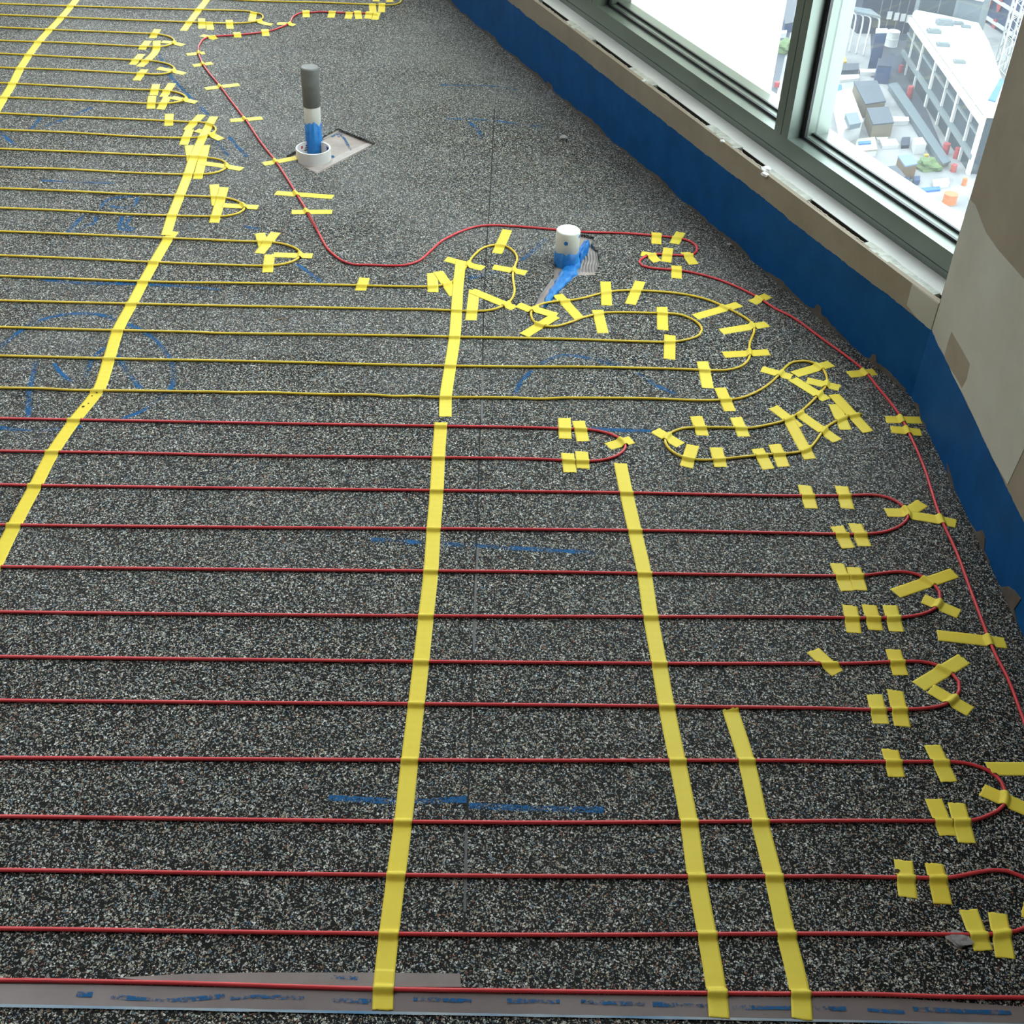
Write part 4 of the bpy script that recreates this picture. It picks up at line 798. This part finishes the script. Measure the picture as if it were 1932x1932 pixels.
# ------------------------------------------------------------------ the building site far below the windows
ZG = -80.0
SC = {k: plain('site_' + k, v) for k, v in dict(
    hut_wall=(.10, .085, .06), slate=(.030, .040, .055), slate2=(.025, .032, .045), navy=(.012, .028, .07), navy2=(.010, .016, .032),
    pale=(.30, .31, .31), greyblue=(.065, .085, .10), black=(.008, .010, .014), yellow=(.30, .20, .03), brown=(.07, .045, .025),
    skyblue=(.075, .11, .16), blue=(.02, .08, .24), beige=(.17, .16, .13), red=(.20, .03, .035), orange=(.28, .09, .03),
    glass=(.014, .024, .032), white=(.34, .35, .35), teal=(.09, .11, .12), green=(.055, .09, .035)).items()}
gnd = mesh_obj('site_ground', *box8(-60, 240, 60, 420, ZG - 1, ZG), mottled('site_concrete', (.09, .095, .10), (.19, .195, .20), .12, .9)); tag(gnd, 'pale building site ground far below the windows', 'ground', kind='structure')
def asphalt(P): mesh_obj('asphalt_patch', *prism(P, ZG, ZG + .03), SC['slate2'], gnd)
def site_box(name, label, cat, col, P, h, rc, z0=0):
    e = empty(name, (P[0][0], P[0][1], ZG + z0)); tag(e, label, cat)
    lid = min(.25, (h - z0) * .4)
    mesh_obj('body', *prism(P, ZG + z0, ZG + h - lid), SC[col], e)
    cx, cy = sum(p[0] for p in P) / len(P), sum(p[1] for p in P) / len(P)
    mesh_obj('roof_lid', *prism([(cx + (x - cx) * 1.03, cy + (y - cy) * 1.03) for x, y in P], ZG + h - lid, ZG + h), SC[rc], e)
def site_drum(name, label, cat, col, c, r, h):
    prof = [(r * .96, 0), (r, .04 * h), (r * .95, .08 * h), (r * .95, .46 * h), (r, .5 * h), (r * .95, .54 * h), (r * .95, .92 * h), (r, .96 * h), (r * .9, h)]
    o = mesh_obj(name, *lathe(prof, (c[0], c[1], ZG), 20), SC[col], loc=(c[0], c[1], ZG)); tag(o, label, cat)
def site_pile(c):
    v, f = blob((c[0], c[1], ZG + .4), 1.9, 5, 3, (1.05, .85, .75))
    o = mesh_obj('tarpaulin_pile', v, f, SC['green'], loc=(c[0], c[1], ZG)); tag(o, 'pile covered with a green tarpaulin on the site below', 'tarpaulin')
def site_bush(c):
    v, f = blob((c[0], c[1], ZG + 1), 1.6, 8, 3, (1, 1, .9))
    o = mesh_obj('bush', v, f, SC['green'], loc=(c[0], c[1], ZG)); tag(o, 'green bush in the narrow gap left of the window mullion', 'bush')
def canopy(posts, H, roof):
    e = empty('canopy', (posts[0][0], posts[0][1], ZG)); tag(e, 'grey canopy on four white bent posts outside the right window', 'canopy')
    mesh_obj('canopy_roof', *prism(roof, ZG + H + .1, ZG + H + .5), SC['greyblue'], e)
    for x, y in posts:
        P = [(x, y, ZG), (x, y, ZG + H - .9), (x - .15, y, ZG + H - .3), (x - .6, y + .2, ZG + H), (x - 1.4, y + .6, ZG + H + .05)]
        mesh_obj('bent_post', *tube(catmull(P, .4), .17, 8), SC['white'], e, smooth=True)
def glass_building(roof, H, P0, d, L, cols):
    e = empty('glass_building', (P0[0], P0[1], ZG)); tag(e, 'low glass building with white flat roof and white columns', 'building')
    nrm = (-d[1], d[0])
    cx = sum(p[0] for p in roof) / len(roof); cy = sum(p[1] for p in roof) / len(roof)
    if (P0[0] - cx) * nrm[0] + (P0[1] - cy) * nrm[1] < 0: nrm = (-nrm[0], -nrm[1])
    F = lambda s, n: (P0[0] + d[0] * s + nrm[0] * n, P0[1] + d[1] * s + nrm[1] * n)
    mesh_obj('glass_body', *prism([(cx + (x - cx) * .985, cy + (y - cy) * .985) for x, y in roof], ZG, ZG + H - .4), SC['glass'], e)
    mesh_obj('roof_slab', *prism(roof, ZG + H - .4, ZG + H + .3), SC['white'], e)
    k = [(0, .0), (L, .0)]
    for s, w_ in cols: mesh_obj('column', *prism([F(s - w_ / 2, -.3), F(s + w_ / 2, -.3), F(s + w_ / 2, .25), F(s - w_ / 2, .25)], ZG, ZG + H - .4), SC['white'], e)
    for z, t, dp in ((2.95, .8, .5), (6.4, .35, .2), (H - 1.0, .9, .6)): mesh_obj('facade_beam', *prism([F(0, -.3), F(L, -.3), F(L, dp), F(0, dp)], ZG + z - t / 2, ZG + z + t / 2), SC['teal'] if z < 8 else SC['white'], e)
def roof_unit(label, c, h, s):
    o = mesh_obj('roof_unit', *join([box8(c[0] - s, c[0] + s, c[1] - s * .6, c[1] + s * .6, ZG + h, ZG + h + s * .5), box8(c[0] - s * .7, c[0] + s * .7, c[1] - s * .4, c[1] + s * .4, ZG + h + s * .5, ZG + h + s * .6)]), SC['teal'], loc=(c[0], c[1], ZG + h)); tag(o, label, 'roof unit')
def roof_sheet(P, h):
    o = mesh_obj('blue_sheet', *prism(P, ZG + h, ZG + h + .2), SC['blue'], loc=(*P[0], ZG + h)); tag(o, 'blue sheet on the flat roof beside the drywall edge', 'sheet')
def mast(c, w_):
    e = empty('crane_mast', (c[0], c[1], ZG)); tag(e, 'white lattice crane mast rising beside the drywall edge', 'crane')
    hgt = 26; hw = w_ / 2
    C4 = [(-hw, -hw), (hw, -hw), (hw, hw), (-hw, hw)]
    for x, y in C4: mesh_obj('mast_leg', *box8(c[0] + x - .16, c[0] + x + .16, c[1] + y - .16, c[1] + y + .16, ZG, ZG + hgt), SC['white'], e)
    for i in range(4):
        (xa, ya), (xb, yb) = C4[i], C4[(i + 1) % 4]
        Z = np.arange(0, hgt + .1, w_ * .8)
        P = [(c[0] + (xa if k % 2 else xb), c[1] + (ya if k % 2 else yb), ZG + z) for k, z in enumerate(Z)]
        mesh_obj('mast_bracing', *tube(np.array(P), .10, 6), SC['white'], e)
def facade_frame(P0, d):
    nrm = (-d[1], d[0])
    if nrm[0] * P0[0] + nrm[1] * P0[1] > 0: nrm = (-nrm[0], -nrm[1])
    return lambda s, n: (P0[0] + d[0] * s + nrm[0] * n, P0[1] + d[1] * s + nrm[1] * n)
def fbox(F, s0, s1, n0, n1, z0, z1): return prism([F(s0, n0), F(s1, n0), F(s1, n1), F(s0, n1)], z0, z1)
def office_block(P0, d, L):
    F = facade_frame(P0, d); e = empty('office_block', (P0[0], P0[1], ZG)); tag(e, 'office block with dark windows behind the white flat roof', 'building')
    mesh_obj('body', *fbox(F, -.5, L, -6, 0, ZG, ZG + 22), SC['teal'], e)
    for a, b, m_ in ((.3, L * .33, 'glass'), (L * .35, L * .58, 'glass'), (L * .63, L * 1.0, 'greyblue')):
        mesh_obj('window', *fbox(F, a, b, 0, .1, ZG + 9, ZG + 13.4), SC[m_], e)
    mesh_obj('white_band', *fbox(F, -.5, L, 0, .8, ZG + 13.6, ZG + 14.6), SC['white'], e)
def banner_block(P0, d, ban, z1, z2):
    F = facade_frame(P0, d); e = empty('banner_block', (P0[0], P0[1], ZG)); tag(e, 'dark block with white bands and red banners behind the mast', 'building')
    mesh_obj('body', *fbox(F, -6.5, 20, -8, 0, ZG, ZG + 26), SC['navy'], e)
    for z in (z1, z2): mesh_obj('white_band', *fbox(F, -2, 20, 0, .5, z - .3, z + .3), SC['white'], e)
    for s, z in ban:
        V = [F(s + .75 * math.cos(t) * (1 if k < 12 else 1), n_) + (z + 1.5 * math.sin(t),) for n_ in (.25, .45) for k, t in enumerate(np.arange(12) * PI / 6)]
        mesh_obj('red_banner', V, [list(range(12)), list(range(12, 24))] + [[i, (i + 1) % 12, 12 + (i + 1) % 12, 12 + i] for i in range(12)], SC['red'], e)
def dark_block(P0, d, L, wins):
    F = facade_frame(P0, d); e = empty('dark_block', (P0[0], P0[1], ZG)); tag(e, 'dark glazed block with four white panels at the top of the view', 'building')
    mesh_obj('body', *fbox(F, -3, L, -8, 0, ZG, ZG + 24), SC['navy2'], e)
    for s, z in wins: mesh_obj('white_panel', *fbox(F, s - .5, s + .5, 0, .2, z - .75, z + .75), SC['pale'], e)
    for k in range(5): mesh_obj('mullion', *fbox(F, L * (.1 + .2 * k), L * (.1 + .2 * k) + .12, 0, .15, ZG, ZG + 24), SC['teal'], e)
site_box('site_hut', 'upper of two huts with flat dark roofs beside the long walkway', 'hut', 'hut_wall', [[58.2, 226.12], [62.52, 227.25], [62.15, 217.42], [58.22, 215.44]], 2.6, 'slate', 0)
site_box('site_hut', 'lower of two huts with flat dark roofs beside the long walkway', 'hut', 'hut_wall', [[58.08, 213.28], [61.97, 214.52], [61.5, 207.52], [57.75, 206.12]], 2.6, 'slate', 0)
site_box('stair_tower', 'tall dark blue box tower with a white cap outside the window', 'tower', 'navy', [[64.53, 243.02], [66.71, 243.25], [66.26, 241.28], [63.99, 240.76]], 7.0, 'pale', 0)
site_box('dark_shed', 'dark blue shed between the tower and the long walkway', 'shed', 'navy', [[64.56, 237.1], [67.28, 237.22], [66.21, 232.95], [63.68, 233.12]], 3.4, 'navy2', 0)
site_box('covered_walkway', 'long narrow grey roofed walkway running down beside the glass building', 'walkway', 'greyblue', [[65.69, 230.03], [67.62, 231.09], [68.8, 196.44], [67.26, 195.23]], 1.0, 'greyblue', 0)
site_box('white_cabin', 'white cabin with a grey side right of the black crate', 'cabin', 'pale', [[64.12, 203.15], [65.77, 203.63], [65.83, 200.88], [63.98, 200.43]], 1.7, 'pale', 0)
site_box('white_cabin', 'white cabin directly below the two dark roofed huts', 'cabin', 'pale', [[58.75, 206.19], [60.89, 206.6], [60.53, 205.67], [58.9, 205.37]], 0.3, 'pale', 0)
site_box('white_cabin', 'low white cabin left of the black crate', 'cabin', 'pale', [[59.03, 204.62], [61.78, 205.19], [61.83, 202.68], [58.97, 201.88]], 0.6, 'pale', 0)
site_box('black_crate', 'flat black crate between two white cabins outside', 'crate', 'black', [[63.11, 206.02], [64.57, 206.34], [63.66, 202.83], [62.28, 202.48]], 0.6, 'navy2', 0)
site_box('yellow_crate', 'flat yellow crate lying above the green tarpaulin', 'crate', 'yellow', [[65.55, 199.93], [66.32, 199.95], [66.19, 199.38], [65.37, 199.2]], 0.4, 'yellow', 0)
site_box('flat_shelter', 'brown shelter with a pale blue grey flat roof left of the green tarpaulin', 'shelter', 'brown', [[59.26, 193.12], [61.61, 193.95], [61.76, 190.43], [59.56, 189.17]], 2.6, 'skyblue', 0)
site_box('flat_shelter', 'dark slate flat roof near the bottom of the window view', 'shelter', 'slate', [[55.12, 188.04], [58.12, 189.11], [58.7, 185.01], [56.45, 184.28]], 2.6, 'slate2', 0)
site_box('blue_sheet', 'bright blue sheet lying flat at the bottom of the window view', 'sheet', 'blue', [[60.02, 185.57], [65.1, 187.42], [64.99, 186.16], [60.23, 184.47]], 0.3, 'blue', 0)
site_box('trailer', 'long white trailer left of the two dark roofed huts', 'trailer', 'pale', [[53.66, 219.09], [56.61, 221.64], [55.94, 206.44], [52.1, 202.3]], 3.0, 'pale', 0)
site_box('panel_stack', 'grey blue stack of panels lying on the white trailer', 'stack', 'greyblue', [[52.88, 206.81], [55.09, 207.74], [54.85, 203.13], [52.75, 201.88]], 3.9, 'greyblue', 3.0)
site_box('skip', 'shallow white skip below the white trailer', 'skip', 'pale', [[54.75, 202.73], [57.91, 204.01], [57.26, 198.79], [53.3, 197.45]], 1.2, 'beige', 0)
site_box('blue_sheet', 'small blue sheet lying inside the shallow white skip', 'sheet', 'blue', [[54.62, 201.2], [56.76, 201.81], [56.59, 200.76], [54.5, 200.15]], 1.4, 'blue', 1.2)
site_box('blue_bag', 'blue bag left of the upper dark roofed hut', 'bag', 'blue', [[55.44, 228.48], [56.69, 228.86], [56.18, 225.6], [54.84, 225.16]], 1.0, 'blue', 0)
site_box('grey_shed', 'dark grey flat shed above the white trailer', 'shed', 'slate', [[58.29, 240.22], [62.09, 241.0], [61.43, 237.46], [57.42, 236.33]], 1.0, 'slate2', 0)
site_box('white_box', 'white box right of the dark grey flat shed', 'box', 'pale', [[61.9, 238.6], [65.14, 239.18], [64.56, 237.22], [61.8, 236.99]], 0.7, 'pale', 0)
site_box('white_box', 'long white box just below the dark grey flat shed', 'box', 'pale', [[57.28, 235.27], [61.31, 236.23], [60.93, 234.18], [56.61, 232.49]], 0.5, 'pale', 0)
site_box('yellow_skip', 'small yellow skip left of the dark grey flat shed', 'skip', 'yellow', [[59.22, 243.88], [60.08, 244.29], [59.92, 241.7], [58.76, 241.25]], 1.0, 'yellow', 0)
site_box('blue_bin', 'left of two dark blue bins near the blue sheet', 'bin', 'navy', [[59.42, 188.77], [60.67, 189.12], [60.38, 187.54], [59.12, 187.2]], 0.8, 'navy', 0)
site_box('blue_bin', 'right of two dark blue bins near the blue sheet', 'bin', 'navy', [[61.4, 189.48], [62.46, 189.84], [62.13, 188.14], [61.09, 187.82]], 0.8, 'navy', 0)
site_box('white_slab', 'white slab lying on the site below the green tarpaulin', 'slab', 'pale', [[64.41, 188.98], [67.14, 190.16], [66.73, 187.8], [64.09, 186.91]], 0.6, 'pale', 0)
site_box('yellow_skip', 'yellow block at the foot of the white lattice mast', 'block', 'yellow', [[86.28, 239.09], [87.7, 239.84], [86.89, 236.71], [85.53, 235.98]], 1.5, 'yellow', 0)
site_box('plank_stack', 'stack of white planks reaching the long walkway from the left', 'planks', 'pale', [[63.36, 214.88], [66.07, 214.96], [65.79, 213.24], [62.98, 212.59]], 0.8, 'pale', 0)
site_drum('red_drum', 'red drum beside the covered walkway, halfway up the window view', 'drum', 'red', [68.76, 226.48], 0.55, 2.2)
site_drum('red_drum', 'red drum near the dark shed at the top of the walkway', 'drum', 'red', [70.0, 239.87], 0.4, 1.4)
site_drum('red_drum', 'left of two red drums at the low end of the walkway', 'drum', 'red', [69.4, 201.36], 0.6, 1.8)
site_drum('red_drum', 'right of two red drums at the low end of the walkway', 'drum', 'red', [70.82, 199.65], 0.5, 1.8)
site_drum('red_drum', 'single red drum right of the green tarpaulin', 'drum', 'red', [69.0, 194.12], 0.5, 1.2)
site_drum('orange_drum', 'orange round drum at the bottom tip of the window view', 'drum', 'orange', [65.37, 181.85], 1.1, 1.6)
site_drum('orange_drum', 'small orange drum beside the drywall edge, low in the view', 'drum', 'orange', [69.44, 188.88], 0.4, 1.2)
site_drum('water_tank', 'white round tank behind the dark shed', 'tank', 'pale', [71.38, 255.17], 1.3, 3.0)
site_pile([65.08, 194.84])
canopy([[62.05, 250.19], [63.3, 249.33], [64.59, 248.42], [66.18, 247.87]], 7.5, [[61.44, 252.65], [64.93, 251.57], [66.04, 247.13], [61.77, 249.55]])
glass_building([[70.73, 243.07], [71.36, 193.08], [75.63, 192.81], [79.41, 216.78], [81.09, 228.02], [82.0, 238.89], [76.58, 242.49], [71.73, 244.93]], 9.9, [70.73, 243.07], [0.01, -1.0], 49.99, [[4.49, 0.25], [11.38, 0.45], [20.61, 0.7], [29.03, 0.4], [36.0, 0.8], [44.19, 0.4], [49.58, 1.0]])
roof_unit('grey roof unit at the near left of the white flat roof', [71.99, 231.79], 10.200000000000001, 1.2)
roof_unit('long grey unit at the top of the white flat roof', [75.15, 236.87], 10.200000000000001, 1.5)
roof_unit('small dark unit, left of a pair on the white flat roof', [77.84, 237.41], 10.200000000000001, 0.9)
roof_unit('small dark unit, right of a pair on the white flat roof', [78.87, 235.71], 10.200000000000001, 0.8)
roof_unit('dark unit in the middle of the white flat roof', [72.76, 216.2], 10.200000000000001, 1.0)
roof_unit('grey hatch by the front edge of the white flat roof', [71.96, 224.65], 10.200000000000001, 1.1)
roof_sheet([[77.99, 209.35], [78.21, 207.96], [74.07, 198.04], [73.09, 198.79]], 10.200000000000001)
mast([89.74, 242.16], 1.9)
office_block([72.46, 246.95], [0.86, -0.51], 11.87)
banner_block([95.77, 273.18], [0.22, -0.98], [[-5.77, -77.83], [-4.24, -78.84], [-1.08, -79.87], [-0.89, -75.82], [3.02, -79.52], [2.97, -75.27], [-2.64, -79.19]], -74.9, -79.0)
dark_block([68.73, 262.24], [0.99, 0.15], 9.48, [[3.1, -76.28], [4.64, -76.52], [6.05, -76.72], [7.38, -76.96]])
asphalt([[50.93, 287.52], [57.88, 288.69], [44.32, 224.88], [42.08, 224.57]])
site_box('dark_container', 'dark container in the narrow gap left of the window mullion', 'container', 'navy', [[51.2, 266.97], [53.62, 268.69], [52.25, 260.67], [50.3, 259.35]], 2, 'slate2', 0)
site_box('white_box', 'white box in the narrow gap left of the window mullion', 'box', 'pale', [[49.49, 258.11], [50.78, 258.56], [50.45, 256.77], [49.25, 256.34]], 1, 'pale', 0)
site_bush([48.82, 248.08])
site_drum('red_drum', 'red drum in the narrow gap left of the window mullion', 'drum', 'red', [44.85, 228.79], .5, .9)
asphalt([[70.42, 271.0], [79.28, 269.07], [71.82, 235.23], [69.27, 199.04], [66.6, 197.06], [66.33, 229.21], [66.08, 235.49], [63.71, 236.24]])
